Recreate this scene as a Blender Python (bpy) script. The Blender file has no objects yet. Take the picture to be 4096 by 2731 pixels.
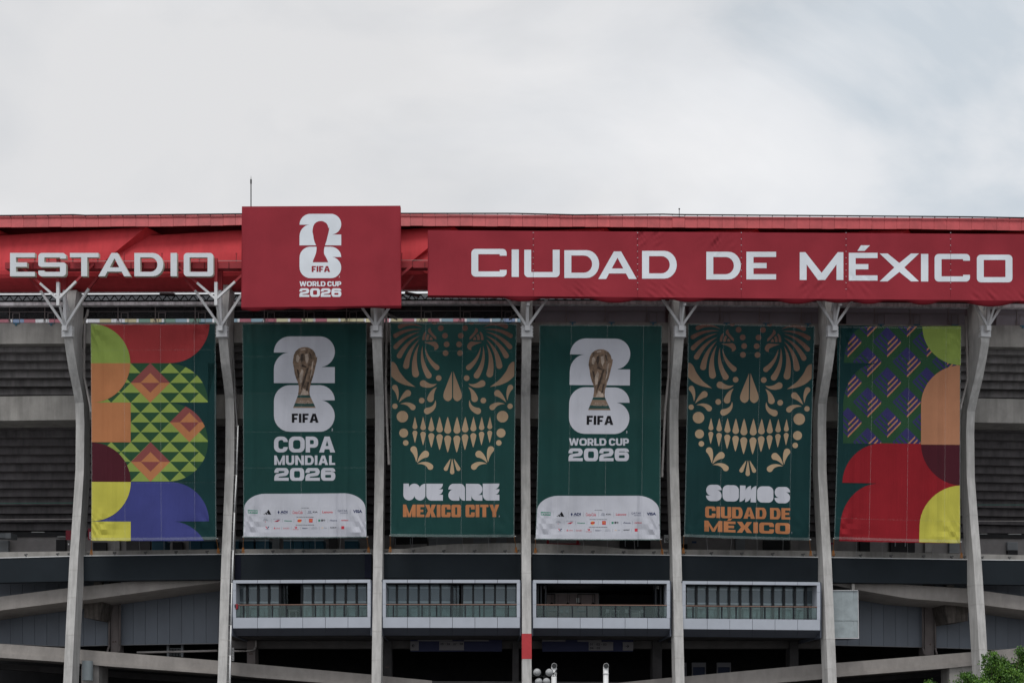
import bpy, bmesh, math, random
from mathutils import Vector, Matrix
from mathutils.geometry import tessellate_polygon
random.seed(11)
S = bpy.context.scene
COL = S.collection
# ---------------------------------------------------------------- camera, sky, sun, exposure
CZ = 1.7                      # eye height
D = 140.0                     # camera to the facade line
HORIZ = 3200.0                # eye level lies below the frame
R0 = 200.0                    # radius of the oval facade
XC = -6.2
cam_d = bpy.data.cameras.new('camera'); cam = bpy.data.objects.new('camera', cam_d); COL.objects.link(cam)
cam.location = (0, -D, CZ); cam.rotation_euler = (math.radians(90), 0, 0)
cam_d.sensor_width = 36; cam_d.lens = 36*D*48/4096.0
cam_d.shift_y = (HORIZ-1365.5)/4096.0
cam_d.clip_end = 5000; cam_d.clip_start = .5
S.camera = cam
SUN_EL, SUN_AZ = 64.0, 22.0    # degrees; azimuth to the left of the camera's back
w = bpy.data.worlds.new('World'); S.world = w; w.use_nodes = True
nt = w.node_tree; nt.nodes.clear()
def N(t, tree=None, **kw):
    n = (tree or nt).nodes.new(t)
    for k, v in kw.items(): setattr(n, k, v)
    return n
sky = N('ShaderNodeTexSky'); sky.sky_type = 'NISHITA'; sky.sun_disc = False
sky.sun_elevation = math.radians(SUN_EL); sky.sun_rotation = math.radians(180+SUN_AZ)
tc = N('ShaderNodeTexCoord'); mp = N('ShaderNodeMapping'); mp.inputs['Scale'].default_value = (2.6, 2.6, 5.2)
mp.inputs['Location'].default_value = (3.1, 1.7, 2.35)
nz = N('ShaderNodeTexNoise'); nz.inputs['Scale'].default_value = 1.5; nz.inputs['Detail'].default_value = 10; nz.inputs['Roughness'].default_value = .52; nz.inputs['Distortion'].default_value = .5
rp = N('ShaderNodeValToRGB'); cr = rp.color_ramp
cr.elements[0].position = .33; cr.elements[0].color = (.52, .57, .62, 1)
cr.elements[1].position = .58; cr.elements[1].color = (.79, .79, .80, 1)
e = cr.elements.new(.42); e.color = (.69, .705, .73, 1)
sc10 = N('ShaderNodeVectorMath', operation='SCALE'); sc10.inputs['Scale'].default_value = 10.0
mx = N('ShaderNodeMix', data_type='RGBA'); mx.inputs[0].default_value = .97
bg = N('ShaderNodeBackground'); bg.inputs['Strength'].default_value = .1
wo = N('ShaderNodeOutputWorld')
L = nt.links.new
L(tc.outputs['Generated'], mp.inputs[0]); L(mp.outputs[0], nz.inputs['Vector']); L(nz.outputs[0], rp.inputs[0])
mp2 = N('ShaderNodeMapping'); mp2.inputs['Scale'].default_value = (1.6, 1.6, 3.2); mp2.inputs['Location'].default_value = (0.6, 0, 8.0)
nz2 = N('ShaderNodeTexNoise'); nz2.inputs['Scale'].default_value = 1.3; nz2.inputs['Detail'].default_value = 8; nz2.inputs['Roughness'].default_value = .5
gq = N('ShaderNodeMapRange'); gq.inputs[1].default_value = .40; gq.inputs[2].default_value = .56; gq.inputs[3].default_value = .83; gq.inputs[4].default_value = 1.0
gm = N('ShaderNodeVectorMath', operation='SCALE')
L(tc.outputs['Generated'], mp2.inputs[0]); L(mp2.outputs[0], nz2.inputs['Vector']); L(nz2.outputs[0], gq.inputs[0]); L(rp.outputs[0], gm.inputs[0]); L(gq.outputs[0], gm.inputs['Scale'])
L(gm.outputs[0], sc10.inputs[0]); L(sky.outputs[0], mx.inputs[6]); L(sc10.outputs[0], mx.inputs[7])
L(mx.outputs[2], bg.inputs[0]); L(bg.outputs[0], wo.inputs[0])
sd = bpy.data.lights.new('sun', 'SUN'); sd.energy = 1.5; sd.angle = math.radians(25); sd.color = (1, .97, .93)
sun = bpy.data.objects.new('sun', sd); COL.objects.link(sun)
dv = Vector((-math.sin(math.radians(SUN_AZ))*math.cos(math.radians(SUN_EL)), -math.cos(math.radians(SUN_AZ))*math.cos(math.radians(SUN_EL)), math.sin(math.radians(SUN_EL))))
sun.rotation_euler = dv.to_track_quat('Z', 'Y').to_euler(); sun.location = (0, -60, 120)
vs = S.view_settings; vs.view_transform = 'Standard'; vs.look = 'None'; vs.exposure = 0.22; vs.gamma = 1; vs.use_curve_mapping = False
S.cycles.max_bounces = 5; S.cycles.transparent_max_bounces = 10; S.cycles.diffuse_bounces = 3

# ---------------------------------------------------------------- facade geometry: a picture column, a picture row and an offset from the oval give a point in metres
def P(px, py, wo_=0.0):
    """wo_ = metres outward (towards the plaza) from the facade oval"""
    kx = (px-2048.0)/(48.0*140.0)
    if wo_ < -60: t = D-wo_; return Vector((kx*t, -D+t, CZ+(HORIZ-py)/6720.0*t))
    Rr = R0+wo_
    ox, oy = -XC, -D-R0
    a = kx*kx+1; b = 2*(ox*kx+oy); c = ox*ox+oy*oy-Rr*Rr
    t = (-b-math.sqrt(max(0, b*b-4*a*c)))/(2*a)
    return Vector((kx*t, -D+t, CZ+(HORIZ-py)/6720.0*t))
def rad(v):
    d = Vector((v.x-XC, v.y-R0, 0)); return d.normalized()
def push(v, dw): return v+rad(v)*dw
def zof(py, w_=0.0): return CZ+(HORIZ-py)/6720.0*(D-w_)

# ---------------------------------------------------------------- materials
MATS = {}
def mat(name, col, rough=.8, var=.0, vscale=(1, 1, 1), ns=1.0, bump=0, bscale=8, metal=0, spec=.3, streak=None, rnd=0, alpha=1, detail=5):
    if name in MATS: return MATS[name]
    m = bpy.data.materials.new(name); m.use_nodes = True; t = m.node_tree; b = t.nodes['Principled BSDF']
    b.inputs['Roughness'].default_value = rough; b.inputs['Metallic'].default_value = metal
    b.inputs['Specular IOR Level'].default_value = spec; b.inputs['Alpha'].default_value = alpha
    b.inputs['Base Color'].default_value = (*col, 1)
    l = t.links.new
    geo = N('ShaderNodeNewGeometry', t)
    last = None
    def noise(scale, nscale, det=5):
        mpn = N('ShaderNodeMapping', t); mpn.inputs['Scale'].default_value = scale
        nn = N('ShaderNodeTexNoise', t); nn.inputs['Scale'].default_value = nscale; nn.inputs['Detail'].default_value = det
        nn.inputs['Roughness'].default_value = .6
        l(geo.outputs['Position'], mpn.inputs[0]); l(mpn.outputs[0], nn.inputs['Vector']); return nn.outputs[0]
    val = None
    def mr(src, lo, hi, a=.3, b_=.7):
        q = N('ShaderNodeMapRange', t); l(src, q.inputs[0]); q.inputs[1].default_value = a; q.inputs[2].default_value = b_
        q.inputs[3].default_value = lo; q.inputs[4].default_value = hi; return q.outputs[0]
    if var: val = mr(noise(vscale, ns, detail), 1-var, 1+var)
    if streak:
        s2 = mr(noise(streak[1], streak[2]), 1-streak[0], 1+streak[0]*.35, .35, .6)
        if val is None: val = s2
        else:
            q = N('ShaderNodeMath', t, operation='MULTIPLY'); l(val, q.inputs[0]); l(s2, q.inputs[1]); val = q.outputs[0]
    if rnd:
        oi = N('ShaderNodeObjectInfo', t); s3 = mr(oi.outputs['Random'], 1-rnd, 1+rnd, 0, 1)
        if val is None: val = s3
        else:
            q = N('ShaderNodeMath', t, operation='MULTIPLY'); l(val, q.inputs[0]); l(s3, q.inputs[1]); val = q.outputs[0]
    if val is not None:
        vm = N('ShaderNodeVectorMath', t, operation='SCALE'); vm.inputs[0].default_value = col; l(val, vm.inputs['Scale']); l(vm.outputs[0], b.inputs['Base Color'])
    if bump:
        bn = N('ShaderNodeBump', t); bn.inputs['Strength'].default_value = 1; bn.inputs['Distance'].default_value = bump
        l(noise((1, 1, 1), bscale), bn.inputs['Height']); l(bn.outputs[0], b.inputs['Normal'])
    MATS[name] = m; return m
def hexc(r, g, b, k=1.0):
    f = lambda c: ((c/255+.055)/1.055)**2.4 if c > 10 else c/255/12.92
    return tuple(min(.85, f(c)*k) for c in (r, g, b))
ST = (.18, (1.1, 1.1, .12), 1.3)
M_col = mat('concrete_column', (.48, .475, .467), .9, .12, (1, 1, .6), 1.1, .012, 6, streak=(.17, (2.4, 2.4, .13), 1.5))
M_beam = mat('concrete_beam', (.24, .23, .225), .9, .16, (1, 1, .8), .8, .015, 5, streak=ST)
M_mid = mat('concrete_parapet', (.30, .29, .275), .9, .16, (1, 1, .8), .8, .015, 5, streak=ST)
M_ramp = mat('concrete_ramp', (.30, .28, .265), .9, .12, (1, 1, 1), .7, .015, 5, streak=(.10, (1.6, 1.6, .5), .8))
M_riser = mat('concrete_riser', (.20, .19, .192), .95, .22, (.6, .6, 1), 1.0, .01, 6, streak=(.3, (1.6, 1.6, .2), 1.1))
M_riser2 = mat('shaded_concrete_riser', (.12, .112, .118), .95, .22, (.6, .6, 1), 1.0, .01, 6, streak=(.25, (1.6, 1.6, .2), 1.1))  # riser concrete with the lower stand's shade put into its base colour
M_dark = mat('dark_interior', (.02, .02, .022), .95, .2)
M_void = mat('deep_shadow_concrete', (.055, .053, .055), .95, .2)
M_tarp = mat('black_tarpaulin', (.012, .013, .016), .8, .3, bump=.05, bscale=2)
M_fasc = mat('charcoal_cladding', (.020, .026, .032), .75, .10, ns=.4, spec=.1)
M_fascb = mat('navy_cladding', (.012, .014, .026), .75, .05, spec=.1)
M_clad = mat('blue_grey_cladding', (.165, .19, .23), .5, .05, (1, 1, .5), .8, rnd=.05, spec=.3)
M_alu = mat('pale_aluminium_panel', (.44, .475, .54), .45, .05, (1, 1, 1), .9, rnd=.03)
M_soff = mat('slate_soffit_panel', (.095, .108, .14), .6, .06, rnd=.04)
M_galv = mat('galvanised_panel', (.33, .38, .40), .45, .16, (1, 1, 1), 1.3, rnd=.04, spec=.4)
M_white = mat('white_painted_steel', (.66, .67, .69), .5, .08, ns=1.5)
M_red = mat('red_painted_steel', (.33, .030, .038), .55, .08, ns=1.2)
M_shell = mat('red_roof_shell', (.53, .052, .062), .7, .12, (.6, .6, .6), .5, bump=.06, bscale=.55, spec=.15, streak=(.10, (1.5, 1.5, .2), 1.1))
M_fpan = mat('red_fascia_panel', (.40, .065, .072), .55, .10, (1, 1, 2), .7, rnd=.07, streak=(.14, (1.2, 1.2, .4), 1.0))
M_under = mat('dark_red_soffit', (.12, .008, .012), .6, .2)
M_black = mat('black_steel', (.018, .02, .022), .5)
M_frame = mat('black_window_frame', (.008, .012, .017), .45)
M_letter = mat('silver_letter_face', (.66, .70, .74), .42, .04, ns=1.1)
M_lside = mat('cream_letter_side', (.60, .60, .52), .6)
M_pale = mat('pale_rail_beam', (.80, .77, .80), .6, .15, (1, 1, 3), .6, streak=(.35, (2, 2, .3), 1.4))
M_pipe = mat('grey_drain_pipe', (.36, .34, .33), .5, .15)
M_wpipe = mat('white_pipe', (.72, .73, .74), .5, .1)
M_toilet = mat('teal_plastic', (.012, .07, .11), .5, .15)
M_blind = mat('roller_blind_fabric', (.25, .26, .275), .9)
M_blindw = mat('pale_blind_fabric', (.84, .85, .85), .8)
M_wallc = mat('concourse_wall', (.20, .19, .19), .95, .12)
M_copper = mat('copper_handrail', (.34, .20, .15), .4)
M_rope = mat('orange_rope', (.36, .15, .04), .9)
M_string = mat('pale_string', (.35, .35, .36), .9)
M_bluefit = mat('blue_fitting', (.05, .15, .22), .6)
M_ground = mat('plaza_asphalt', (.10, .10, .10), .95, .25, ns=.2, bump=.01, bscale=4)
M_shut = mat('grey_roller_shutter', (.22, .235, .25), .6)
M_blk = mat('print_black', (.012, .012, .016), .8)
def glass(name, tint, ror=.02, mixf=.14, trans=(.55, .62, .62)):
    m = bpy.data.materials.new(name); m.use_nodes = True; t = m.node_tree; t.nodes.clear(); l = t.links.new
    g = N('ShaderNodeBsdfGlossy', t); g.inputs['Color'].default_value = (*tint, 1); g.inputs['Roughness'].default_value = ror
    tr = N('ShaderNodeBsdfTransparent', t); tr.inputs['Color'].default_value = (*trans, 1)
    fr = N('ShaderNodeLayerWeight', t); fr.inputs[0].default_value = .2
    q = N('ShaderNodeMath', t, operation='ADD'); q.inputs[1].default_value = mixf; l(fr.outputs['Fresnel'], q.inputs[0])
    mm = N('ShaderNodeMixShader', t); o = N('ShaderNodeOutputMaterial', t)
    l(q.outputs[0], mm.inputs[0]); l(tr.outputs[0], mm.inputs[1]); l(g.outputs[0], mm.inputs[2]); l(mm.outputs[0], o.inputs[0])
    MATS[name] = m; return m
M_glass = glass('window_glass', (.75, .85, .9), .03, .035, (.84, .88, .90))
M_bglass = glass('balustrade_glass', (.7, .85, .85), .05, .035, (.86, .92, .90))
def veil(name, col, opac, rough=.9, weave=0):
    m = mat(name, col, rough, .06); t = m.node_tree; l = t.links.new; b = t.nodes['Principled BSDF']; o = t.nodes['Material Output']
    tr = N('ShaderNodeBsdfTransparent', t); mm = N('ShaderNodeMixShader', t); mm.inputs[0].default_value = opac
    l(tr.outputs[0], mm.inputs[1]); l(b.outputs[0], mm.inputs[2]); l(mm.outputs[0], o.inputs[0]); return m
M_screen = veil('mauve_mesh_screen', (.40, .36, .40), .60)
M_net = veil('fine_fence_net', (.12, .12, .13), .14)
M_seam = veil('pale_fabric_seam', (.75, .78, .78), .13)
M_seamf = veil('faint_fabric_seam', (.5, .6, .58), .07)
def cloth(name, col, trl=.06, opac=.93, fold=.12, fs=1.0):
    """printed mesh fabric: slightly see-through, soft vertical creases as fine relief"""
    if name.startswith('banner'): col = tuple(c*.74 for c in col)
    m = bpy.data.materials.new(name); m.use_nodes = True; t = m.node_tree; l = t.links.new; b = t.nodes['Principled BSDF']; o = t.nodes['Material Output']
    b.inputs['Roughness'].default_value = .7; b.inputs['Specular IOR Level'].default_value = .12
    geo = N('ShaderNodeNewGeometry', t)
    mpn = N('ShaderNodeMapping', t); mpn.inputs['Scale'].default_value = (1, 1, .10); l(geo.outputs['Position'], mpn.inputs[0])
    mpn.inputs['Rotation'].default_value = (0, .06, 0)
    nn = N('ShaderNodeTexNoise', t); nn.inputs['Scale'].default_value = fs; nn.inputs['Detail'].default_value = 4; nn.inputs['Distortion'].default_value = .8
    l(mpn.outputs[0], nn.inputs['Vector'])
    n2 = N('ShaderNodeTexNoise', t); n2.inputs['Scale'].default_value = .35; n2.inputs['Detail'].default_value = 5; l(geo.outputs['Position'], n2.inputs['Vector'])
    q = N('ShaderNodeMapRange', t); l(n2.outputs[0], q.inputs[0]); q.inputs[1].default_value = .3; q.inputs[2].default_value = .7; q.inputs[3].default_value = .90; q.inputs[4].default_value = 1.1
    vm = N('ShaderNodeVectorMath', t, operation='SCALE'); vm.inputs[0].default_value = col; l(q.outputs[0], vm.inputs['Scale']); l(vm.outputs[0], b.inputs['Base Color'])
    bn = N('ShaderNodeBump', t); bn.inputs['Distance'].default_value = fold; l(nn.outputs[0], bn.inputs['Height']); l(bn.outputs[0], b.inputs['Normal'])
    if opac < 1:
        tr = N('ShaderNodeBsdfTransparent', t); mm = N('ShaderNodeMixShader', t); mm.inputs[0].default_value = opac
        l(tr.outputs[0], mm.inputs[1]); l(b.outputs[0], mm.inputs[2]); l(mm.outputs[0], o.inputs[0])
    MATS[name] = m; return m
K = 1/.47
C_teal = cloth('banner_teal', (.013, .067, .063), opac=.94)
C_dteal = cloth('banner_dark_teal', (.0082, .049, .052), opac=.94)
C_white = cloth('banner_white', (.66, .68, .76), opac=1)
C_sand = cloth('banner_sand', (.52, .38, .25), opac=1)
def vgrad(m, top_, bot_, z1, z0):      # the print itself runs from terracotta at the top to sand at the bottom
    t = m.node_tree; l = t.links.new
    vm = [n for n in t.nodes if n.type == 'VECT_MATH'][0]; g_ = [n for n in t.nodes if n.type == 'NEW_GEOMETRY'][0]
    sx = N('ShaderNodeSeparateXYZ', t); l(g_.outputs['Position'], sx.inputs[0])
    q = N('ShaderNodeMapRange', t); l(sx.outputs['Z'], q.inputs[0]); q.inputs[1].default_value = z0; q.inputs[2].default_value = z1
    mm = N('ShaderNodeMix', t, data_type='RGBA'); l(q.outputs[0], mm.inputs[0]); mm.inputs[6].default_value = (*bot_, 1); mm.inputs[7].default_value = (*top_, 1)
    l(mm.outputs[2], vm.inputs[0])
vgrad(C_sand, (.115, .060, .048), (.42, .31, .20), 41.2, 31.5)
C_indigo = cloth('banner_indigo', (.050, .045, .17), opac=1)
C_orange = cloth('banner_orange', (.56, .23, .10), opac=1)
C_lime = cloth('banner_lime', (.31, .42, .095), opac=1)
C_red = cloth('banner_red', (.40, .045, .05), opac=1)
C_crim = cloth('banner_crimson', (.33, .016, .026), opac=1)
C_maroon = cloth('banner_maroon', (.085, .014, .025), opac=1)
C_yellow = cloth('banner_yellow', (.66, .62, .10), opac=1)
C_purple = cloth('banner_violet', (.060, .070, .27), opac=1)
C_fgreen = cloth('banner_forest', (.030, .095, .045), opac=1)
C_rose = cloth('banner_rose', (.30, .085, .08), opac=1)
C_peach = cloth('banner_peach', (.56, .26, .145), opac=1)
C_sign = cloth('sign_red_fabric', (.30, .031, .045), opac=1, fold=.03, fs=.8)
C_swhite = cloth('sign_white_print', (.74, .79, .85), opac=1, fold=.012, fs=.8)
C_sunder = cloth('sign_red_underside', (.30, .026, .040), opac=1, fold=.03)
M_black_p = cloth('banner_black', (.012, .012, .016), opac=1)
M_gold = mat('print_gold', (.17, .115, .08), .7, .65, (1, 1, .8), 2.6, bump=.10, bscale=3, detail=6)
M_gold2 = mat('print_gold_light', (.36, .29, .24), .7, .35, (1, 1, .8), 2.0, bump=.05, bscale=3)
M_gold3 = mat('print_gold_dark', (.045, .03, .022), .7, .5, (1, 1, .8), 3)
M_tgreen = mat('print_trophy_green', (.01, .05, .045), .6, .3, ns=2)

# ---------------------------------------------------------------- object helpers
class MB:
    def __init__(s): s.v = []; s.f = []; s.m = []
    def add(s, vs, fs, mi=0):
        o = len(s.v); s.v += [Vector(p) for p in vs]; s.f += [[i+o for i in f] for f in fs]; s.m += [mi]*len(fs); return s
    def hexa(s, p, mi=0):        # 8 points: front 0-3 (tl,tr,br,bl), back 4-7
        return s.add(p, [(0, 3, 2, 1), (4, 5, 6, 7), (0, 1, 5, 4), (3, 7, 6, 2), (0, 4, 7, 3), (1, 2, 6, 5)], mi)
    def bar(s, a, b, r, n=6, r2=None, mi=0):
        a, b = Vector(a), Vector(b); d = (b-a).normalized(); u = d.orthogonal().normalized(); v = d.cross(u)
        r2 = r if r2 is None else r2; vs = []
        for i in range(n):
            c = math.cos(2*math.pi*(i+.5)/n); q = math.sin(2*math.pi*(i+.5)/n); vs += [a+(u*c+v*q)*r, b+(u*c+v*q)*r2]
        fs = [(2*i, 2*((i+1) % n), 2*((i+1) % n)+1, 2*i+1) for i in range(n)]
        fs += [tuple(range(0, 2*n, 2))[::-1], tuple(range(1, 2*n, 2))]
        return s.add(vs, fs, mi)
    def rect(s, a, b, wx, wy, mi=0, upish=None):     # rectangular member from a to b
        a, b = Vector(a), Vector(b); d = (b-a).normalized(); rr = rad((a+b)/2)
        u = d.cross(rr); u = u.normalized() if u.length > 1e-4 else Vector((1, 0, 0)); v = u.cross(d).normalized()
        q = [(-1, 1), (1, 1), (1, -1), (-1, -1)]
        vs = [a+u*x*wx/2+v*y*wy/2 for x, y in q]+[b+u*x*wx/2+v*y*wy/2 for x, y in q]
        return s.add(vs, [(0, 1, 2, 3), (7, 6, 5, 4), (0, 4, 5, 1), (1, 5, 6, 2), (2, 6, 7, 3), (3, 7, 4, 0)], mi)
    def tube(s, pts, r, n=8, mi=0):
        for a, b in zip(pts, pts[1:]): s.bar(a, b, r, n, mi=mi)
        return s
    def q(s, a, b, c, d, wf, wb, mi=0):              # px quad (tl,tr,br,bl) as a solid from wf to wb (radially)
        F = [P(x, y, wf) for x, y in (a, b, c, d)]; return s.hexa(F+[push(f, wb-wf) for f in F], mi)
    def r(s, x0, y0, x1, y1, wf, wb, mi=0): return s.q((x0, y0), (x1, y0), (x1, y1), (x0, y1), wf, wb, mi)
def interp(pl, x):
    if x <= pl[0][0]: return pl[0][1] if len(pl) < 2 else pl[0][1]+(x-pl[0][0])*(pl[1][1]-pl[0][1])/(pl[1][0]-pl[0][0])
    for (a, ya), (b, yb) in zip(pl, pl[1:]):
        if x <= b: return ya+(yb-ya)*(x-a)/(b-a)
    (a, ya), (b, yb) = pl[-2:]; return yb+(x-b)*(yb-ya)/(b-a)
def strip(mb, x0, x1, top, bot, wf, wb, step=60, wbf=None, mi=0):
    """long curved solid; top/bot polylines; wbf = front offset at the bottom edge"""
    wbf = wf if wbf is None else wbf
    n = max(1, int(round((x1-x0)/step))); xs = [x0+(x1-x0)*i/n for i in range(n+1)]
    vs = []
    for x in xs:
        a = P(x, interp(top, x), wf); b = P(x, interp(bot, x), wbf); vs += [a, b, push(b, wb-wbf), push(a, wb-wf)]
    fs = []
    for i in range(n):
        o = 4*i; p = o+4
        fs += [(o, o+1, p+1, p), (o+1, o+2, p+2, p+1), (o+2, o+3, p+3, p+2), (o+3, o, p, p+3)]
    fs += [(0, 3, 2, 1), (4*n, 4*n+1, 4*n+2, 4*n+3)]
    mb.add(vs, fs, mi); return mb
def link(name, me, parent=None, origin=None, label=None, cat=None, group=None, kind=None):
    o = bpy.data.objects.new(name, me); COL.objects.link(o)
    if parent is not None:
        o.parent = parent; o.matrix_parent_inverse = Matrix.Translation(-WL[parent.name])
    if origin is not None: o.location = origin
    WL[o.name] = Vector(origin) if origin is not None else Vector((0, 0, 0))
    if label: o['label'] = label
    if cat: o['category'] = cat
    if group: o['group'] = group
    if kind: o['kind'] = kind
    return o
WL = {}
def build(name, mb, mats, parent=None, smooth=False, **kw):
    if not isinstance(mats, (list, tuple)): mats = [mats]
    vs = mb.v
    xs = [v.x for v in vs]; ys = [v.y for v in vs]
    org = Vector(((min(xs)+max(xs))/2, (min(ys)+max(ys))/2, min(v.z for v in vs)))
    me = bpy.data.meshes.new(name); me.from_pydata([v-org for v in vs], [], mb.f)
    for m in mats: me.materials.append(m)
    me.polygons.foreach_set('material_index', mb.m)
    if smooth: me.polygons.foreach_set('use_smooth', [True]*len(me.polygons))
    me.update()
    return link(name, me, parent, org, **kw)
def empty(name, loc, label, cat, group=None):
    return link(name, None, None, Vector(loc), label, cat, group)

# ---------------------------------------------------------------- 2D drawing in picture coordinates, laid on a surface later
def arcq(p, a, b, k=.5523, n=7):     # quarter-like curve from a to b with corner p
    ax, ay = a; bx, by = b; px_, py_ = p
    c1 = (ax+(px_-ax)*k, ay+(py_-ay)*k); c2 = (bx+(px_-bx)*k, by+(py_-by)*k); out = []
    for i in range(n+1):
        t = i/n; u = 1-t
        out.append((u**3*ax+3*u*u*t*c1[0]+3*u*t*t*c2[0]+t**3*bx, u**3*ay+3*u*u*t*c1[1]+3*u*t*t*c2[1]+t**3*by))
    return out
def rpoly(pts, n=6):
    """polygon with rounded corners; each point (x,y) or (x,y,r) or (x,y,rprev,rnext)"""
    out = []; L_ = len(pts)
    for i, p in enumerate(pts):
        if len(p) == 2 or (p[2] == 0): out.append((p[0], p[1])); continue
        r1 = p[2]; r2 = p[3] if len(p) > 3 else p[2]
        a = pts[i-1]; b = pts[(i+1) % L_]
        da = math.hypot(a[0]-p[0], a[1]-p[1]); db = math.hypot(b[0]-p[0], b[1]-p[1])
        A = (p[0]+(a[0]-p[0])*min(1, r1/da), p[1]+(a[1]-p[1])*min(1, r1/da)); B = (p[0]+(b[0]-p[0])*min(1, r2/db), p[1]+(b[1]-p[1])*min(1, r2/db))
        out += arcq((p[0], p[1]), A, B, n=n)
    res = []
    for q in out:
        if not res or math.hypot(q[0]-res[-1][0], q[1]-res[-1][1]) > 1e-5: res.append(q)
    if math.hypot(res[0][0]-res[-1][0], res[0][1]-res[-1][1]) < 1e-5: res.pop()
    return res
def glyph(ch, f):
    """list of (outer, hole, ...) in a box of height 1; y up; returns (width, pieces)"""
    sx, sy, rr, ri = f['sx'], f['sy'], f['r'], f.get('ri', 0)
    W = f['w'].get(ch, f['w']['*']); w_ = W
    R_ = (rr*min(1, w_/1.0)); ro = lambda x, y: (x, y, rr); i_ = lambda x, y: (x, y, ri)
    m0, m1 = .5-sy/2, .5+sy/2; T = f.get('T', .74)
    if ch == 'I': return sx, [[[(0, 0), (sx, 0), (sx, 1), (0, 1)]]]
    if ch in 'EÉ':
        mw = w_*.88 if f.get('el', 0) else w_*.68
        p = [[rpoly([(0, 0), (w_, 0), (w_, sy), (sx, sy), (sx, m0), (mw, m0), (mw, m1), (sx, m1), (sx, 1-sy), (w_, 1-sy), (w_, 1), (0, 1)])]]
        if ch == 'É': p.append([[(w_*.30, 1.07), (w_*.42, 1.27), (w_*.74, 1.27), (w_*.55, 1.07)]])
        return w_, p
    if ch == 'F': return w_, [[[(0, 0), (sx, 0), (sx, m0-.06), (w_*.86, m0-.06), (w_*.86, m1-.06), (sx, m1-.06), (sx, 1-sy), (w_, 1-sy), (w_, 1), (0, 1)]]]
    if ch == 'L': return w_, [[[(0, 0), (w_, 0), (w_, sy), (sx, sy), (sx, 1), (0, 1)]]]
    if ch == 'T': return w_, [[[(w_/2-sx/2, 0), (w_/2+sx/2, 0), (w_/2+sx/2, 1-sy), (w_, 1-sy), (w_, 1), (0, 1), (0, 1-sy), (w_/2-sx/2, 1-sy)]]]
    if ch == 'A':
        ap = f.get('ap', .24); yt = f.get('yt', .77); s = sx*1.12; y1 = .2; y2 = .2+sy*.95
        xi = lambda y: s+(w_/2-s)*y/yt
        return w_, [[[(0, 0), (w_/2-ap/2, 1), (w_/2+ap/2, 1), (w_, 0), (w_-s, 0), (w_-xi(y1), y1), (xi(y1), y1), (s, 0)], [(xi(y2), y2), (w_-xi(y2), y2), (w_/2, yt)]]]
    if ch == 'D':
        r2 = f.get('dr', .5); return w_, [[rpoly([(0, 0), (w_, 0, w_*r2*.8, .5), (w_, 1, .5, w_*r2*.8), (0, 1)]), rpoly([(sx, sy), (w_-sx, sy, (w_-2*sx)*r2*.9, .5-sy), (w_-sx, 1-sy, .5-sy, (w_-2*sx)*r2*.9), (sx, 1-sy)])]]
    if ch in 'O0': return w_, [[rpoly([(0, 0, rr, min(rr, .5)), (w_, 0, min(rr, .5), rr), (w_, 1, rr, min(rr, .5)), (0, 1, min(rr, .5), rr)][:0] or [ro(0, 0), ro(w_, 0), ro(w_, 1), ro(0, 1)]), rpoly([i_(sx, sy), i_(w_-sx, sy), i_(w_-sx, 1-sy), i_(sx, 1-sy)])]]
    if ch == 'C': return w_, [[rpoly([ro(w_, 1), ro(0, 1), ro(0, 0), ro(w_, 0), (w_, 1-T), (w_-sx, 1-T), (w_-sx, sy, ri*.7), i_(sx, sy), i_(sx, 1-sy), (w_-sx, 1-sy, ri*.7), (w_-sx, T), (w_, T)])]]
    if ch == 'U': return w_, [[rpoly([(0, 1), ro(0, 0), ro(w_, 0), (w_, 1), (w_-sx, 1), i_(w_-sx, sy), i_(sx, sy), (sx, 1)])]]
    if ch == 'S': return w_, [[rpoly([ro(w_, 1), ro(0, 1), (0, m0, rr*.8), (w_-sx, m0, ri), (w_-sx, sy, ri), (sx, sy, ri), (sx, 1-T), (0, 1-T), ro(0, 0), ro(w_, 0), (w_, m1, rr*.8), (sx, m1, ri), (sx, 1-sy, ri), (w_-sx, 1-sy, ri), (w_-sx, T), (w_, T)])]]
    if ch == '2': return w_, [[rpoly([(0, T-.1), ro(0, 1), ro(w_, 1), (w_, m0+.03, rr), (sx+.02, m0-.06, .06), (sx, sy), (w_, sy), (w_, 0), (0, 0), (0, m1-.12, rr*.8), (w_-sx, m1+.02, .08), (w_-sx, 1-sy, .06), (sx, 1-sy, .04), (sx, T-.1)])]]
    if ch == '6': return w_, [[rpoly([(w_, T), ro(w_, 1), ro(0, 1), ro(0, 0), ro(w_, 0), (w_, m1+.08, rr*.9), (sx, m1+.08, .02), (sx, 1-sy, .06), (w_-sx, 1-sy, .04), (w_-sx, T)]), rpoly([(sx, sy, .08), (w_-sx, sy, .08), (w_-sx, m0+.08, .08), (sx, m0+.08, .08)])]]
    if ch == 'M': return w_, [[[(0, 0), (0, 1), (sx*.82, 1), (w_/2, .26), (w_-sx*.82, 1), (w_, 1), (w_, 0), (w_-sx, 0), (w_-sx, .56), (w_/2+.13, 0), (w_/2-.13, 0), (sx, .56), (sx, 0)]]]
    if ch == 'N': return w_, [[[(0, 0), (0, 1), (sx*.95, 1), (w_-sx, .36), (w_-sx, 1), (w_, 1), (w_, 0), (w_-sx*.95, 0), (sx, .64), (sx, 0)]]]
    if ch == 'W': return w_, [[[(0, 1), (sx, 1), (w_*.27, .36), (w_*.41, 1), (w_*.59, 1), (w_*.73, .36), (w_-sx, 1), (w_, 1), (w_*.82, 0), (w_*.63, 0), (w_*.5, .5), (w_*.37, 0), (w_*.18, 0)]]]
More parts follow.
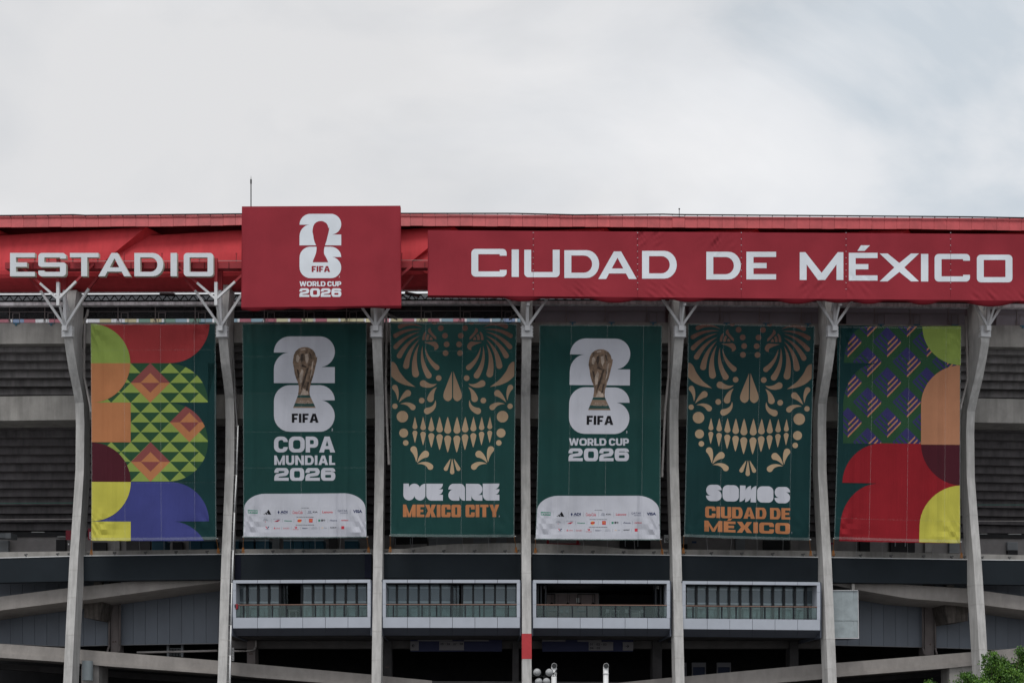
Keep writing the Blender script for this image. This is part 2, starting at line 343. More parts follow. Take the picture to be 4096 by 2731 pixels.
    if ch == 'X': s = sx*1.15; return w_, [[[(0, 0), (w_/2-s*.62, .5), (0, 1), (s, 1), (w_/2, .66), (w_-s, 1), (w_, 1), (w_/2+s*.62, .5), (w_, 0), (w_-s, 0), (w_/2, .34), (s, 0)]]]
    if ch == 'Y': return w_, [[[(0, 1), (sx, 1), (w_/2, .6), (w_-sx, 1), (w_, 1), (w_/2+sx/2, .36), (w_/2+sx/2, 0), (w_/2-sx/2, 0), (w_/2-sx/2, .36)]]]
    if ch in 'PR':
        h = .42-sy*.1; o = [(0, 0), (sx, 0), (sx, .30), (w_, .30, .25), (w_, 1, .32), (0, 1)]
        if ch == 'R': o = [(0, 0), (sx, 0), (sx, .30), (w_*.42, .30), (w_-sx*1.05, 0), (w_, 0), (w_*.76, .36), (w_*.97, .36, .16), (w_*.97, 1, .32), (0, 1)]
        return w_, [[rpoly(o), rpoly([(sx, .30+sy), (w_-sx, .30+sy, .08), (w_-sx, 1-sy, .08), (sx, 1-sy)])]]
    raise KeyError(ch)
F_EURO = dict(sx=.25, sy=.19, r=.15, ri=.02, T=.755, ap=.26, yt=.77, dr=.45, w={'*': 1.2, 'E': 1.05, 'É': 1.05, 'M': 1.58, 'X': 1.42, 'A': 1.38, 'D': 1.24, 'C': 1.28, 'O': 1.28, 'U': 1.28, 'S': 1.16, 'T': 1.2})
F_HUM = dict(sx=.27, sy=.22, r=.34, ri=.16, T=.66, ap=.32, yt=.74, dr=.5, el=1, w={'*': .82, 'A': 1.0, 'O': 1.0, 'C': .86, 'M': 1.1, 'L': .62, 'U': .86, 'D': .92, 'P': .78, 'R': .82, 'W': 1.3, 'F': .62, 'N': .9})
F_NUM = dict(sx=.44, sy=.24, r=.34, ri=.14, T=.72, w={'*': 1.5})
F_FIFA = dict(sx=.28, sy=.22, r=.2, ri=.1, ap=.34, yt=.74, w={'*': .66, 'A': .98})
F_COND = dict(sx=.30, sy=.20, r=.12, ri=.05, T=.62, ap=.30, yt=.80, dr=.35, el=1, w={'*': .72, 'M': 1.02, 'X': .86, 'A': .92, 'C': .74, 'O': .76, 'Y': .8, 'E': .62, 'D': .76, 'T': .66})
F_WIDE = dict(sx=.42, sy=.23, r=.24, ri=.1, T=.60, ap=.36, yt=.8, dr=.4, el=1, w={'*': 1.1, 'M': 1.65, 'X': 1.4, 'E': 1.08, 'É': 1.08, 'C': 1.35, 'O': 1.35})
def lay_text(s, f, x0, y0, x1, y1, gap=.09, space=.34, dy=0):
    """pieces in picture coordinates; y0 top, y1 baseline; dy = drop of the right end"""
    x = 0; items = []
    for ch in s:
        if ch == ' ': x += space; continue
        w_, ps = glyph(ch, f); items.append((x, w_, ps, ch)); x += w_+gap
    tot = x-gap; kx = (x1-x0)/tot; H = y1-y0; out = []
    for gx, w_, ps, ch in items:
        for piece in ps:
            out.append([[(x0+(gx+a)*kx, y1-b*H+dy*((gx+a)/tot)) for a, b in ring] for ring in piece])
    return out
def font_tris(s, x0, y0, x1, y1, bold=.0, rot=0):
    """small print: outlines of the built-in font as filled faces fitted to a box"""
    cu = bpy.data.curves.new('lettering', 'FONT'); cu.body = s; cu.offset = bold; cu.resolution_u = 2
    ob = bpy.data.objects.new('lettering', cu); COL.objects.link(ob)
    dg = bpy.context.evaluated_depsgraph_get(); me = ob.evaluated_get(dg).to_mesh()
    vs = [(v.co.x, v.co.y) for v in me.vertices]; fs = [tuple(p.vertices) for p in me.polygons]
    ob.evaluated_get(dg).to_mesh_clear(); bpy.data.objects.remove(ob); bpy.data.curves.remove(cu)
    if rot: vs = [(-y, x) for x, y in vs]
    ax, bx = min(v[0] for v in vs), max(v[0] for v in vs); ay, by = min(v[1] for v in vs), max(v[1] for v in vs)
    vs = [(x0+(x-ax)/(bx-ax)*(x1-x0), y1-(y-ay)/(by-ay)*(y1-y0)) for x, y in vs]
    return vs, fs
def gridded(exact, nu, nv):
    """a surface sampled on a grid of triangles, so that cloth and print share one shape"""
    G = [[exact(1000*i/nu, 1000*j/nv, 0) for j in range(nv+1)] for i in range(nu+1)]
    def surf(a, b, off):
        x = a*nu/1000; y = b*nv/1000; i = min(nu-1, max(0, int(x))); j = min(nv-1, max(0, int(y))); fx = x-i; fy = y-j
        A, B, C_, D_ = G[i][j], G[i+1][j], G[i+1][j+1], G[i][j+1]
        p = A+(B-A)*fx+(C_-B)*fy if fx >= fy else A+(D_-A)*fy+(C_-D_)*fx
        return p+rad(p)*off if off else p
    V = [G[i][j] for i in range(nu+1) for j in range(nv+1)]; q = lambda i, j: i*(nv+1)+j
    F = []
    for i in range(nu):
        for j in range(nv): F += [(q(i, j), q(i+1, j+1), q(i+1, j)), (q(i, j), q(i, j+1), q(i+1, j+1))]
    return surf, V, F
class Art:
    """flat print: filled outlines gathered by part name, cut along the cloth's grid, then laid on the cloth"""
    def __init__(s, surf, xs, ys, tf=None): s.parts = {}; s.surf = surf; s.xs = xs; s.ys = ys; s.tf = tf or (lambda x, y: (x, y)); s.cell = (1e9, 1e9)
    def bm(s, name, m):
        key = (name, m.name)
        if key not in s.parts: s.parts[key] = (bmesh.new(), m)
        return s.parts[key][0]
    def poly(s, name, m, layer, *pieces):
        b = s.bm(name, m)
        for rings in pieces:
            if not isinstance(rings[0][0], (list, tuple)): rings = [rings]
            rings = [[s.tf(*p) for p in r] for r in rings]
            flat = [p for r in rings for p in r]; tris = tessellate_polygon([[Vector((p[0], p[1], 0)) for p in r] for r in rings])
            V = [b.verts.new((p[0], p[1], layer)) for p in flat]
            for t in tris:
                if len(set(t)) == 3:
                    try: b.faces.new([V[i] for i in t])
                    except ValueError: pass
    def font(s, name, m, layer, txt, x0, y0, x1, y1, bold=.0, rot=0):
        vs, fs = font_tris(txt, x0, y0, x1, y1, bold, rot); b = s.bm(name, m)
        V = [b.verts.new((*s.tf(*p), layer)) for p in vs]
        for f_ in fs:
            try: b.faces.new([V[i] for i in f_])
            except ValueError: pass
    def finish(s, parent, step=.003):
        for (name, _), (b, m) in s.parts.items():
            if not b.verts: continue
            x0 = min(v.co.x for v in b.verts); x1 = max(v.co.x for v in b.verts); y0 = min(v.co.y for v in b.verts); y1 = max(v.co.y for v in b.verts)
            for x in s.xs:
                if x0 < x < x1: bmesh.ops.bisect_plane(b, geom=b.verts[:]+b.edges[:]+b.faces[:], plane_co=(x, 0, 0), plane_no=(1, 0, 0))
            for y in s.ys:
                if y0 < y < y1: bmesh.ops.bisect_plane(b, geom=b.verts[:]+b.edges[:]+b.faces[:], plane_co=(0, y, 0), plane_no=(0, 1, 0))
            gx, gy = s.cell
            for k_ in range(-60, 320):      # and along the cloth's diagonals, y/gy - x/gx = k
                lo = y0/gy-x1/gx; hi = y1/gy-x0/gx
                if lo < k_ < hi: bmesh.ops.bisect_plane(b, geom=b.verts[:]+b.edges[:]+b.faces[:], plane_co=(0, k_*gy, 0), plane_no=(-gy, gx, 0)) 
            b.verts.index_update(); mb = MB()
            mb.v = [s.surf(v.co.x, v.co.y, .004+step*v.co.z) for v in b.verts]
            mb.f = [[v.index for v in f_.verts] for f_ in b.faces]; mb.m = [0]*len(mb.f)
            # face the plaza
            for i, f_ in enumerate(mb.f):
                a, bb, c = (mb.v[j] for j in f_[:3]); n = (bb-a).cross(c-a)
                if n.y > 0: mb.f[i] = f_[::-1]
            build(name, mb, m, parent); b.free()
def ellipse(cx, cy, rx, ry=None, n=18, a0=0, a1=360):
    ry = rx if ry is None else ry
    if a1-a0 == 360: return [(cx+rx*math.cos(math.radians(a0+(a1-a0)*i/n)), cy+ry*math.sin(math.radians(a0+(a1-a0)*i/n))) for i in range(n)]
    return [(cx+rx*math.cos(math.radians(a0+(a1-a0)*i/n)), cy+ry*math.sin(math.radians(a0+(a1-a0)*i/n))) for i in range(n+1)]
def drop(tx, ty, kx, ky, bx, by, r, n=10):
    """teardrop from a tip along a bent axis to a round end"""
    L_, R_ = [], []
    for i in range(n+1):
        t = i/n; u = 1-t
        x = u*u*tx+2*u*t*kx+t*t*bx; y = u*u*ty+2*u*t*ky+t*t*by
        dx = 2*u*(kx-tx)+2*t*(bx-kx); dy = 2*u*(ky-ty)+2*t*(by-ky); l_ = math.hypot(dx, dy) or 1; nx, ny = -dy/l_, dx/l_
        ww = r*(t**.85)
        L_.append((x+nx*ww, y+ny*ww)); R_.append((x-nx*ww, y-ny*ww))
    a = math.atan2(ny, nx); cap = [(bx+r*math.cos(a-math.pi*j/8), by+r*math.sin(a-math.pi*j/8)) for j in range(1, 8)]
    return [(tx, ty)]+L_[1:]+cap+R_[1:][::-1]
# ---------------------------------------------------------------- the ground
g = MB(); g.add([(-1500, -600, 0), (1500, -600, 0), (1500, 1500, 0), (-1500, 1500, 0)], [(0, 1, 2, 3)])
build('ground', g, M_ground, kind='structure')

# ---------------------------------------------------------------- the stadium
stadium = empty('stadium', (0, 12, 0), 'oval concrete stadium with curved ribs, red roof edge and glazed balcony boxes', 'stadium')
X0, X1 = -260, 4360
def sp(name, mb, m, parent=None, **kw): return build(name, mb, m, parent or stadium, **kw)
ribs_px = [-345, 270, 888, 1505, 2108, 2720, 3330, 3941, 4545]
# rib profile: (picture row, front offset, back offset)
PROF = [(1165, -.75, -2.3), (1290, -.05, -2.1), (1335, 0, -2.1), (1400, -.45, -2.3), (1480, -1.1, -2.7), (1548, -1.85, -3.1), (1612, -2.45, -3.6),
        (1700, -2.6, -3.8), (1882, -2.5, -3.8), (2050, -1.95, -3.3), (2230, -1.3, -2.7), (2480, -.62, -2.0), (2731, 0, -1.4), (3230, 1.2, -.3)]
def theta(px, wv): p = P(px, 2731, wv); return math.atan2(p.x-XC, R0-p.y)
def at(th, wv, z, side=0.0):
    r_ = Vector((math.sin(th), -math.cos(th), 0)); s_ = Vector((math.cos(th), math.sin(th), 0))
    v = Vector((XC, R0, 0))+r_*(R0+wv)+s_*side; v.z = z; return v
THS = [theta(px, 0) for px in ribs_px]
HW = .385
def rib_z(py, wv): return CZ+(HORIZ-py)/6720.0*(D+2-wv)
for i, th in enumerate(THS):
    mb = MB(); vs = []
    pr = [p for p in PROF]
    for k, (py, wf, wb) in enumerate(pr):
        z = max(0, rib_z(py, (wf+wb)/2)); hw = HW*(1.0 if py > 1300 else 1.25)
        vs += [at(th, wf, z, -hw), at(th, wf, z, hw), at(th, wb, z, hw), at(th, wb, z, -hw)]
    n = len(pr); fs = []
    for k in range(n-1):
        o = 4*k; p = o+4
        fs += [(o, p, p+1, o+1), (o+1, p+1, p+2, o+2), (o+2, p+2, p+3, o+3), (o+3, p+3, p, o)]
    fs += [(0, 1, 2, 3), (4*n-1, 4*n-2, 4*n-3, 4*n-4)]
    mb.add(vs, fs)
    c_ = sp('column', mb, M_col)
    # formwork joints: faint proud rings on the rib
    j = MB()
    for py in (1560, 1800, 2050, 2300, 2400, 2560, 2650):
        py += random.uniform(-25, 25)
        for a, b in zip(PROF, PROF[1:]):
            if a[0] <= py <= b[0] and not (i == 4 and 2530 < py < 2645):
                t = (py-a[0])/(b[0]-a[0]); wf = a[1]+(b[1]-a[1])*t; wb = a[2]+(b[2]-a[2])*t
                z = rib_z(py, (wf+wb)/2)
                j.hexa([at(th, wf+.012, z+.03, -HW-.012), at(th, wf+.012, z+.03, HW+.012), at(th, wf+.012, z, HW+.012), at(th, wf+.012, z, -HW-.012),
                        at(th, wb, z+.03, -HW-.012), at(th, wb, z+.03, HW+.012), at(th, wb, z, HW+.012), at(th, wb, z, -HW-.012)])
    build('pour_joint', j, mat('pale_joint', (.47, .46, .44), .9, .2, ns=3), c_)
    if i == 4:
        b = MB(); z0, z1 = rib_z(2641, -.2), rib_z(2542, -.6)
        wl = [-.60, -.17]
        b.hexa([at(th, -.45, z1, -HW-.02), at(th, -.45, z1, HW+.02), at(th, -.20, z0, HW+.02), at(th, -.20, z0, -HW-.02),
                at(th, -1.2, z1, -HW-.02), at(th, -1.2, z1, HW+.02), at(th, -1.2, z0, HW+.02), at(th, -1.2, z0, -HW-.02)])
        build('painted_band', b, mat('red_band_paint', (.42, .035, .042), .6, .1, ns=2), c_, label='red painted band round the middle column')
    # steel bracket that carries the sign beam
    zz = lambda py, wv=1: CZ+(HORIZ-py)/6720.0*(D+ (R0-R0*math.cos(th)) -wv)
    node = at(th, .45, zz(1300), 0)
    s_ = MB()
    s_.rect(at(th, .45, zz(1316), 0), at(th, .45, zz(1297), 0), .42, .42)
    s_.rect(at(th, .0, zz(1304), 0), at(th, .45, zz(1304), 0), .34, .3)
    bp = MB(); bp.rect(at(th, -.10, zz(1335), 0), at(th, -.10, zz(1290), 0), HW*2.4, .5)
    for q_ in (-1, 1):
        for zi in (1296, 1308, 1320, 1332): bp.bar(at(th, .0, zz(zi), q_*HW*1.1), at(th, .0, zz(zi), q_*HW*1.45), .03, 5)
    sides = 2.0
    def member(name, a, b, wd, parent=c_, m=M_white):
        q = MB(); q.rect(a, b, wd, wd); build(name, q, m, parent)
    build('bracket_node', s_, M_white, c_); build('clamp_plate', bp, M_white, c_)
    member('bracket_strut', node, at(th, 1.7, zz(1222), 0), .16)
    member('bracket_post', at(th, 1.85, zz(1234), 0), at(th, 1.85, zz(1142), 0), .25)
    member('bracket_post', node, at(th, .55, zz(1155), 0), .26)
    member('bracket_strut', at(th, .55, zz(1170), 0), at(th, -.3, zz(1225), 0), .14)
    for q_ in (-1, 1):
        member('bracket_arm', node, at(th, .55, zz(1153), q_*2.15), .2)
        member('bracket_arm', at(th, 1.85, zz(1209), 0), at(th, 1.85, zz(1142), q_*1.6), .19)
        member('bracket_arm', at(th, .55, zz(1153), q_*2.15), at(th, .55, zz(1098), q_*3.15), .19, m=M_red)
        member('bracket_arm', at(th, 1.85, zz(1142), q_*1.6), at(th, 1.85, zz(1077), q_*3.15), .19, m=M_red)
    member('bracket_post', at(th, 1.85, zz(1142), 0), at(th, 1.85, zz(1047), 0), .24, m=M_red)
    member('bracket_post', at(th, .55, zz(1155), 0), at(th, .55, zz(1076), 0), .4, m=M_red)

def bays(y0, lo=0.0): pass
def S1(name, m, top, bot, wf, wb, x0=X0, x1=X1, step=70, wbf=None, parent=None, **kw):
    return sp(name, strip(MB(), x0, x1, top, bot, wf, wb, step, wbf), m, parent, **kw)
# crown beam just under the roof
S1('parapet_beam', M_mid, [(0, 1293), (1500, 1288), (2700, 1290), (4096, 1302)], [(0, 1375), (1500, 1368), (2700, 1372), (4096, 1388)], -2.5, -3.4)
# stepped underside of the upper stand
yt = 1372.0; wv = -3.6; 
def riser(name, y0, wf, drop_m, back_m, mm=M_riser):
    """one step: a vertical riser and the soffit running inwards"""
    hp = drop_m*6720/(D-wf)
    ln = [(0, y0+3), (1700, y0-2), (2700, y0+1), (3800, y0+10), (4096, y0+15)]
    return sp(name, strip(MB(), X0, X1, ln, [(a, b+hp) for a, b in ln], wf, wf-back_m-.3, 90), mm)
y = 1376.0; wv = -3.5
for k in range(6):
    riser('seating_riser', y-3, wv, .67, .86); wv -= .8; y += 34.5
S1('ring_beam', M_mid, [(0, 1585), (340, 1581), (900, 1577), (1700, 1576), (2700, 1579), (3800, 1590), (4096, 1596)], [(0, 1682), (340, 1678), (900, 1674), (1700, 1672), (2700, 1676), (3800, 1687), (4096, 1692)], -4.6, -9.0)
y = 1684.0; wv = -7.5
for k in range(14):
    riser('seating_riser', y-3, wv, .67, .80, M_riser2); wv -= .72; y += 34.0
S1('sky_blocker', M_dark, [(0, 1290), (4096, 1300)], [(0, 2160), (4096, 2170)], -17.5, -18)  # added dark sheet that blocks the sky in the gaps between steps
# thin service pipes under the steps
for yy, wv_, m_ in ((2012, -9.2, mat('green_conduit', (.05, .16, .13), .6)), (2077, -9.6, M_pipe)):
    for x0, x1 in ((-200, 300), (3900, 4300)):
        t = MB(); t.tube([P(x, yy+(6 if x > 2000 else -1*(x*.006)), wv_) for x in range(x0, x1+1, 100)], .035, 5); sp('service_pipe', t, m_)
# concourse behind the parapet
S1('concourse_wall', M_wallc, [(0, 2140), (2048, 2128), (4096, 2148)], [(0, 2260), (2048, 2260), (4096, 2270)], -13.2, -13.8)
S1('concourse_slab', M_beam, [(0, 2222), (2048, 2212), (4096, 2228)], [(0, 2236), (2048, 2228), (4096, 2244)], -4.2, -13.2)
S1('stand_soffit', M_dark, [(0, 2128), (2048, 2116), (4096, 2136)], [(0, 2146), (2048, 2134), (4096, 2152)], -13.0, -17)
S1('concourse_parapet', M_mid, [(0, 2207), (340, 2203), (900, 2195), (1500, 2194), (2700, 2196), (3400, 2203), (4096, 2219)], [(0, 2240), (900, 2228), (2700, 2234), (4096, 2252)], -3.3, -3.7)
S1('arched_parapet', M_mid, [(1540, 2203), (1600, 2196), (1720, 2181), (1800, 2175), (2000, 2171), (2125, 2172), (2250, 2176), (2400, 2183), (2550, 2200), (2660, 2214)], [(1540, 2226), (2660, 2230)], -2.95, -3.28, 1540, 2660, 30)
def opening(name, x0, y0, x1, y1, m, wv_=-12.9, d=.25, parent=None): return sp(name, MB().r(x0, y0, x1, y1, wv_, wv_-d), m, parent)
for x0, y0, x1, y1, nm, m in [
    (-20, 2160, 33, 2208, 'roller_shutter', M_shut), (224, 2157, 262, 2208, 'doorway', M_dark), (372, 2168, 425, 2205, 'doorway', M_dark), (445, 2160, 478, 2200, 'niche', M_beam),
    (505, 2160, 600, 2204, 'ticket_hatch', M_void), (690, 2166, 730, 2200, 'doorway', M_dark), (1090, 2150, 1118, 2194, 'niche', M_shut), (1315, 2152, 1348, 2194, 'doorway', M_void),
    (1578, 2148, 1708, 2200, 'ticket_hatch', M_dark), (1716, 2150, 1848, 2190, 'roller_shutter', M_shut), (1894, 2150, 1962, 2184, 'roller_shutter', M_shut), (1986, 2150, 2026, 2182, 'roller_shutter', M_shut),
    (2480, 2158, 2602, 2202, 'ticket_hatch', M_dark), (2722, 2148, 2750, 2174, 'roller_shutter', M_shut), (2722, 2175, 2750, 2195, 'doorway', M_dark), (2944, 2150, 2980, 2198, 'roller_shutter', M_shut),
    (3054, 2160, 3155, 2200, 'doorway', M_dark), (3162, 2160, 3192, 2200, 'niche', M_beam), (3440, 2158, 3480, 2206, 'doorway', M_dark), (3563, 2160, 3660, 2208, 'ticket_hatch', M_dark),
    (3700, 2165, 3730, 2208, 'niche', M_beam), (3798, 2165, 3835, 2210, 'roller_shutter', M_shut), (4030, 2167, 4072, 2199, 'roller_shutter', M_shut), (4031, 2200, 4071, 2222, 'doorway', M_dark)]:
    o = opening(nm, x0, y0, x1, y1, m)
    if nm == 'roller_shutter':
        s_ = MB()
        yy = y0+3
        while yy < y1-2: s_.r(x0+1, yy, x1-1, yy+2, -12.86, -12.9); yy += 5
        build('shutter_slat', s_, mat('shutter_line', (.16, .17, .18), .6), o, kind='stuff')
for x0 in (1580, 1640, 2500, 2550, 3580, 3620):     # hatch mullions
    sp('hatch_bar', MB().r(x0, 2152, x0+3, 2184, -12.8, -12.95), M_shut)
sp('ticket_counter', MB().q((1578, 2178), (1708, 2174), (1708, 2202), (1578, 2206), -12.3, -12.9), M_beam)
# mouldings: charcoal band between the ribs, one long board per bay
bandT = [(0, 2232), (327, 2224), (900, 2217), (1500, 2214), (2100, 2215), (2700, 2221), (3330, 2230), (3900, 2239), (4096, 2241)]
bandB = [(0, 2329), (327, 2322), (900, 2316), (1500, 2311), (2100, 2313), (2700, 2319), (3330, 2328), (3900, 2335), (4096, 2338)]
edges = [(-230, 284), (328, 888), (940, 1486), (1531, 2083), (2129, 2680), (2724, 3277), (3323, 3880), (3927, 4420)]
for i, (a, b) in enumerate(edges):
    p_ = S1('fascia_board', M_fasc, bandT, bandB, -2.45, -3.2, a, b, 60)
    S1('cap_rail', M_wpipe, [(x, y_-3.5) for x, y_ in bandT], [(x, y_-.5) for x, y_ in bandT], -2.4, -2.7, a, b, 60, parent=p_)
for a, b in ((940, 963), (1459, 1484)):
    S1('fascia_end_board', M_fascb, [(x, y_+2) for x, y_ in bandT], [(x, y_-1) for x, y_ in bandB], -2.42, -2.449, a, b, 30)
# ramps
rampT = [(-260, 2430), (0, 2385), (275, 2350), (345, 2343), (520, 2325), (880, 2310)]
rampB = [(-260, 2480), (0, 2440), (272, 2405), (345, 2398), (500, 2377), (700, 2349), (885, 2327)]
S1('upper_ramp', M_ramp, rampT, rampB, -3.3, -8.0, -260, 886, 40)
rT = [(3300, 2322), (3480, 2327), (3700, 2342), (3870, 2352), (3934, 2362), (4096, 2384), (4360, 2424)]
rB = [(3300, 2332), (3422, 2356), (3638, 2393), (3862, 2410), (3938, 2419), (4096, 2439), (4360, 2478)]
S1('upper_ramp', M_ramp, rT, rB, -3.3, -8.0, 3300, 4360, 40)
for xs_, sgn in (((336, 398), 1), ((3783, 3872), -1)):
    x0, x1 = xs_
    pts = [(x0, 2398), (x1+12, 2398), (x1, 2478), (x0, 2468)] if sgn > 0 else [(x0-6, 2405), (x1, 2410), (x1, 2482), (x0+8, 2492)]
    sp('ramp_corbel', MB().q(*pts, -5.4, -7.8), mat('shaded_streaky_concrete', (.10, .088, .08), .95, .3, ns=1.5, streak=(.4, (3, 3, .3), 1.5)))  # streaky concrete, base colour darkened for the shade under the ramp
# small gap block of pale concrete
sp('stair_edge', MB().q((376, 2322), (408, 2322), (407, 2336), (374, 2338), -7.5, -8), M_mid)
sp('stair_edge', MB().q((3780, 2334), (3817, 2334), (3817, 2347), (3790, 2344), -7.5, -8), M_mid)
# cladding panels behind the ramps, each one a piece
def clad(xa, xb, skip, ybot):
    x = xa
    while x < xb:
        x2 = min(x+48.6, xb)
        if not (skip[0] < x < skip[1]):
            yb = lambda v: interp(ybot, v)
            o = MB().q((x+.6, 2300), (x2-.6, 2300), (x2-.6, yb(x2)), (x+.6, yb(x)), -8.3, -8.5)
            sp('wall_panel', o, M_clad)
        x = x2
cb_l = [(-260, 2562), (0, 2571), (265, 2582), (330, 2580), (435, 2577), (870, 2570)]
cb_r = [(3343, 2577), (3690, 2585), (3880, 2591), (3950, 2595), (4096, 2593), (4360, 2590)]
clad(-250, 433, (9e9, 0), cb_l); clad(484, 882, (9e9, 0), cb_l); clad(3340, 3690, (9e9, 0), cb_r); clad(3740, 4350, (9e9, 0), cb_r)
S1('cladding_back', M_void, [(-260, 2296), (890, 2296)], [(x, y_+1) for x, y_ in cb_l], -8.55, -9, -260, 886)
S1('cladding_back', M_void, [(3330, 2296), (4360, 2296)], [(x, y_+1) for x, y_ in cb_r], -8.55, -9, 3338, 4360)
M_sill = mat('sill_metal', (.22, .23, .25), .5)
for x0, x1, cb in ((-250, 433, cb_l), (484, 882, cb_l), (3340, 3690, cb_r), (3740, 4350, cb_r)):
    S1('cladding_sill', M_sill, cb, [(a, b+3) for a, b in cb], -8.2, -8.5, x0, x1)
def pillar(x0, x1, y0, y1, wv_, m, num=None, nx=None, ny=None, nh=9):
    o = sp('pillar', MB().r(x0, y0, x1, y1, wv_, wv_-1.2), m)
    if num:
        a = Art(lambda x, y_, o_: P(x, y_, wv_+o_), [], []); a.font('painted_number', mat('number_paint', (.10, .07, .065), .9), 1, num, nx[0], ny, nx[1], ny+nh, .03); a.finish(o)
    return o
M_pil = mat('rose_grey_concrete', (.17, .15, .148), .9, .12, ns=1.2)
pillar(443, 475, 2330, 2612, -7.9, M_pil, '64', (449, 466), 2560)
pillar(3699, 3736, 2340, 2618, -7.9, M_pil, '4', (3716, 3725), 2571)
pillar(988, 1021, 2540, 2660, -6.2, M_pil, '65', (996, 1012), 2609, 8)
pillar(1533, 1566, 2540, 2720, -6.2, M_void, '66', (1541, 1556), 2662, 8)
for x0, x1 in ((2050, 2075), (2611, 2648), (3160, 3194)): pillar(x0, x1, 2540, 2740, -6.2, M_void)
for x in (437, 480, 3691, 3741):
    r_ = x > 2000; yb = 2580 if not r_ else 2590; dx = -8 if x in (437,) else (7 if r_ else -4)
    t = MB().tube([P(x, 2400, -7.7), P(x, yb, -7.7), P(x+dx, yb+26, -7.5)], .09, 8); sp('drain_pipe', t, M_pil, smooth=True)
# lower ramp: parapet face and a proud kerb under it
lT = [(-260, 2558), (0, 2573), (258, 2590), (320, 2596), (870, 2640), (926, 2646), (1483, 2696), (1526, 2701), (1726, 2720)]
lM = [(-260, 2598), (0, 2610), (257, 2629), (322, 2636), (390, 2648), (870, 2683), (930, 2686), (1000, 2694), (1483, 2731), (1726, 2750)]
lB = [(-260, 2616), (0, 2628), (257, 2646), (322, 2652), (395, 2660), (870, 2694), (930, 2698), (1000, 2706), (1483, 2744), (1726, 2762)]
S1('lower_ramp', M_ramp, lT, lM, -3.3, -8, -260, 1728, 50); S1('ramp_kerb', M_ramp, lM, lB, -3.15, -7.9, -260, 1728, 50)
qT = [(2473, 2729), (2690, 2707), (2735, 2704), (3286, 2653), (3344, 2650), (3886, 2606), (3950, 2602), (4096, 2588), (4360, 2566)]
qM = [(2473, 2765), (2735, 2742), (3290, 2697), (3346, 2692), (3797, 2654), (3886, 2643), (4096, 2628), (4360, 2606)]
qB = [(2473, 2782), (2735, 2760), (3290, 2714), (3348, 2705), (3797, 2670), (3886, 2660), (4096, 2646), (4360, 2624)]
S1('lower_ramp', M_ramp, qT, qM, -3.3, -8, 2473, 4360, 50); S1('ramp_kerb', M_ramp, qM, qB, -3.15, -7.9, 2473, 4360, 50)
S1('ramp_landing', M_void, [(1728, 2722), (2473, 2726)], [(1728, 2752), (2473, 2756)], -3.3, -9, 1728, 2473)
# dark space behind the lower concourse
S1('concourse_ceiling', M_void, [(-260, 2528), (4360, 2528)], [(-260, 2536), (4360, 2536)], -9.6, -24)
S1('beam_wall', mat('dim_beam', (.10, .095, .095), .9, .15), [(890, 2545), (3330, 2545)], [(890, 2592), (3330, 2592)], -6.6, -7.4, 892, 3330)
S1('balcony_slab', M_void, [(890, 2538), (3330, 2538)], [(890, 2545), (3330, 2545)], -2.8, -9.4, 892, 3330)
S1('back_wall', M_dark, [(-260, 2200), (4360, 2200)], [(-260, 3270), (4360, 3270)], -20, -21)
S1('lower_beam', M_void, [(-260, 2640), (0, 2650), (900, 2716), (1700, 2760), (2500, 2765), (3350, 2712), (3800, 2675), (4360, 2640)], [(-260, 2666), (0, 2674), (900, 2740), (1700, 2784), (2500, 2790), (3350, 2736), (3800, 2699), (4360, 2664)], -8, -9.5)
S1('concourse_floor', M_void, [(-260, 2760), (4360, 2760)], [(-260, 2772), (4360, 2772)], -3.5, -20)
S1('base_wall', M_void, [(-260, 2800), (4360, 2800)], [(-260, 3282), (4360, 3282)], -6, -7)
sp('boxed_pier', MB().r(3798, 2652, 3892, 2790, -3.4, -5), M_mid); sp('boxed_pier', MB().r(325, 2640, 395, 2780, -3.4, -5.5), M_beam)
sp('water_tank', MB().bar(P(350, 2720, -2.6), P(350, 2642, -2.6), .46, 16), mat('pale_fibre_drum', (.26, .30, .32), .5, .12), smooth=False)
# lamp room: parts seen at the ends of the lower bays
for x0 in (667, 724): sp('stair_post', MB().r(x0, 2576, x0+8, 2625, -9, -9.3), M_shut)
o = MB()
for k in range(8): o.r(680+k*6, 2592, 681+k*6, 2622, -9, -9.06)
o.r(678, 2591, 726, 2593, -9, -9.06); sp('stair_railing', o, M_shut)
sp('service_pipe', MB().tube([P(548, 2608, -7.6), P(700, 2605, -7.6), P(870, 2601, -7.6)], .10, 8), M_pipe, smooth=True)
sp('service_pipe', MB().tube([P(936, 2602, -6), P(985, 2602, -6), P(1015, 2598, -6), P(1024, 2585, -6), P(1024, 2548, -6)], .08, 8), M_pipe, smooth=True)
o = MB()
for x_ in (928, 934): o.r(x_, 2588, x_+1.2, 2642, -3.2, -3.26)
for k in range(9): o.r(928, 2590+k*6, 935, 2591.2+k*6, -3.19, -3.25)
sp('wall_ladder', o, M_wpipe)
for x0, x1 in ((2722, 2746), (2768, 2824), (2868, 2924)):
    f_ = MB(); f_.r(x0, 2648, x1, 2666, -12, -12.2); f_.r(x0, 2666, x0+4, 2730, -12, -12.2); f_.r(x1-4, 2666, x1, 2730, -12, -12.2)
    d_ = sp('door_frame', f_, mat('dim_door_frame', (.20, .20, .22), .8)); build('door_leaf', MB().r(x0+4, 2666, x1-4, 2740, -12.1, -12.3), mat('dim_blue_door', (.03, .04, .08), .7), d_)
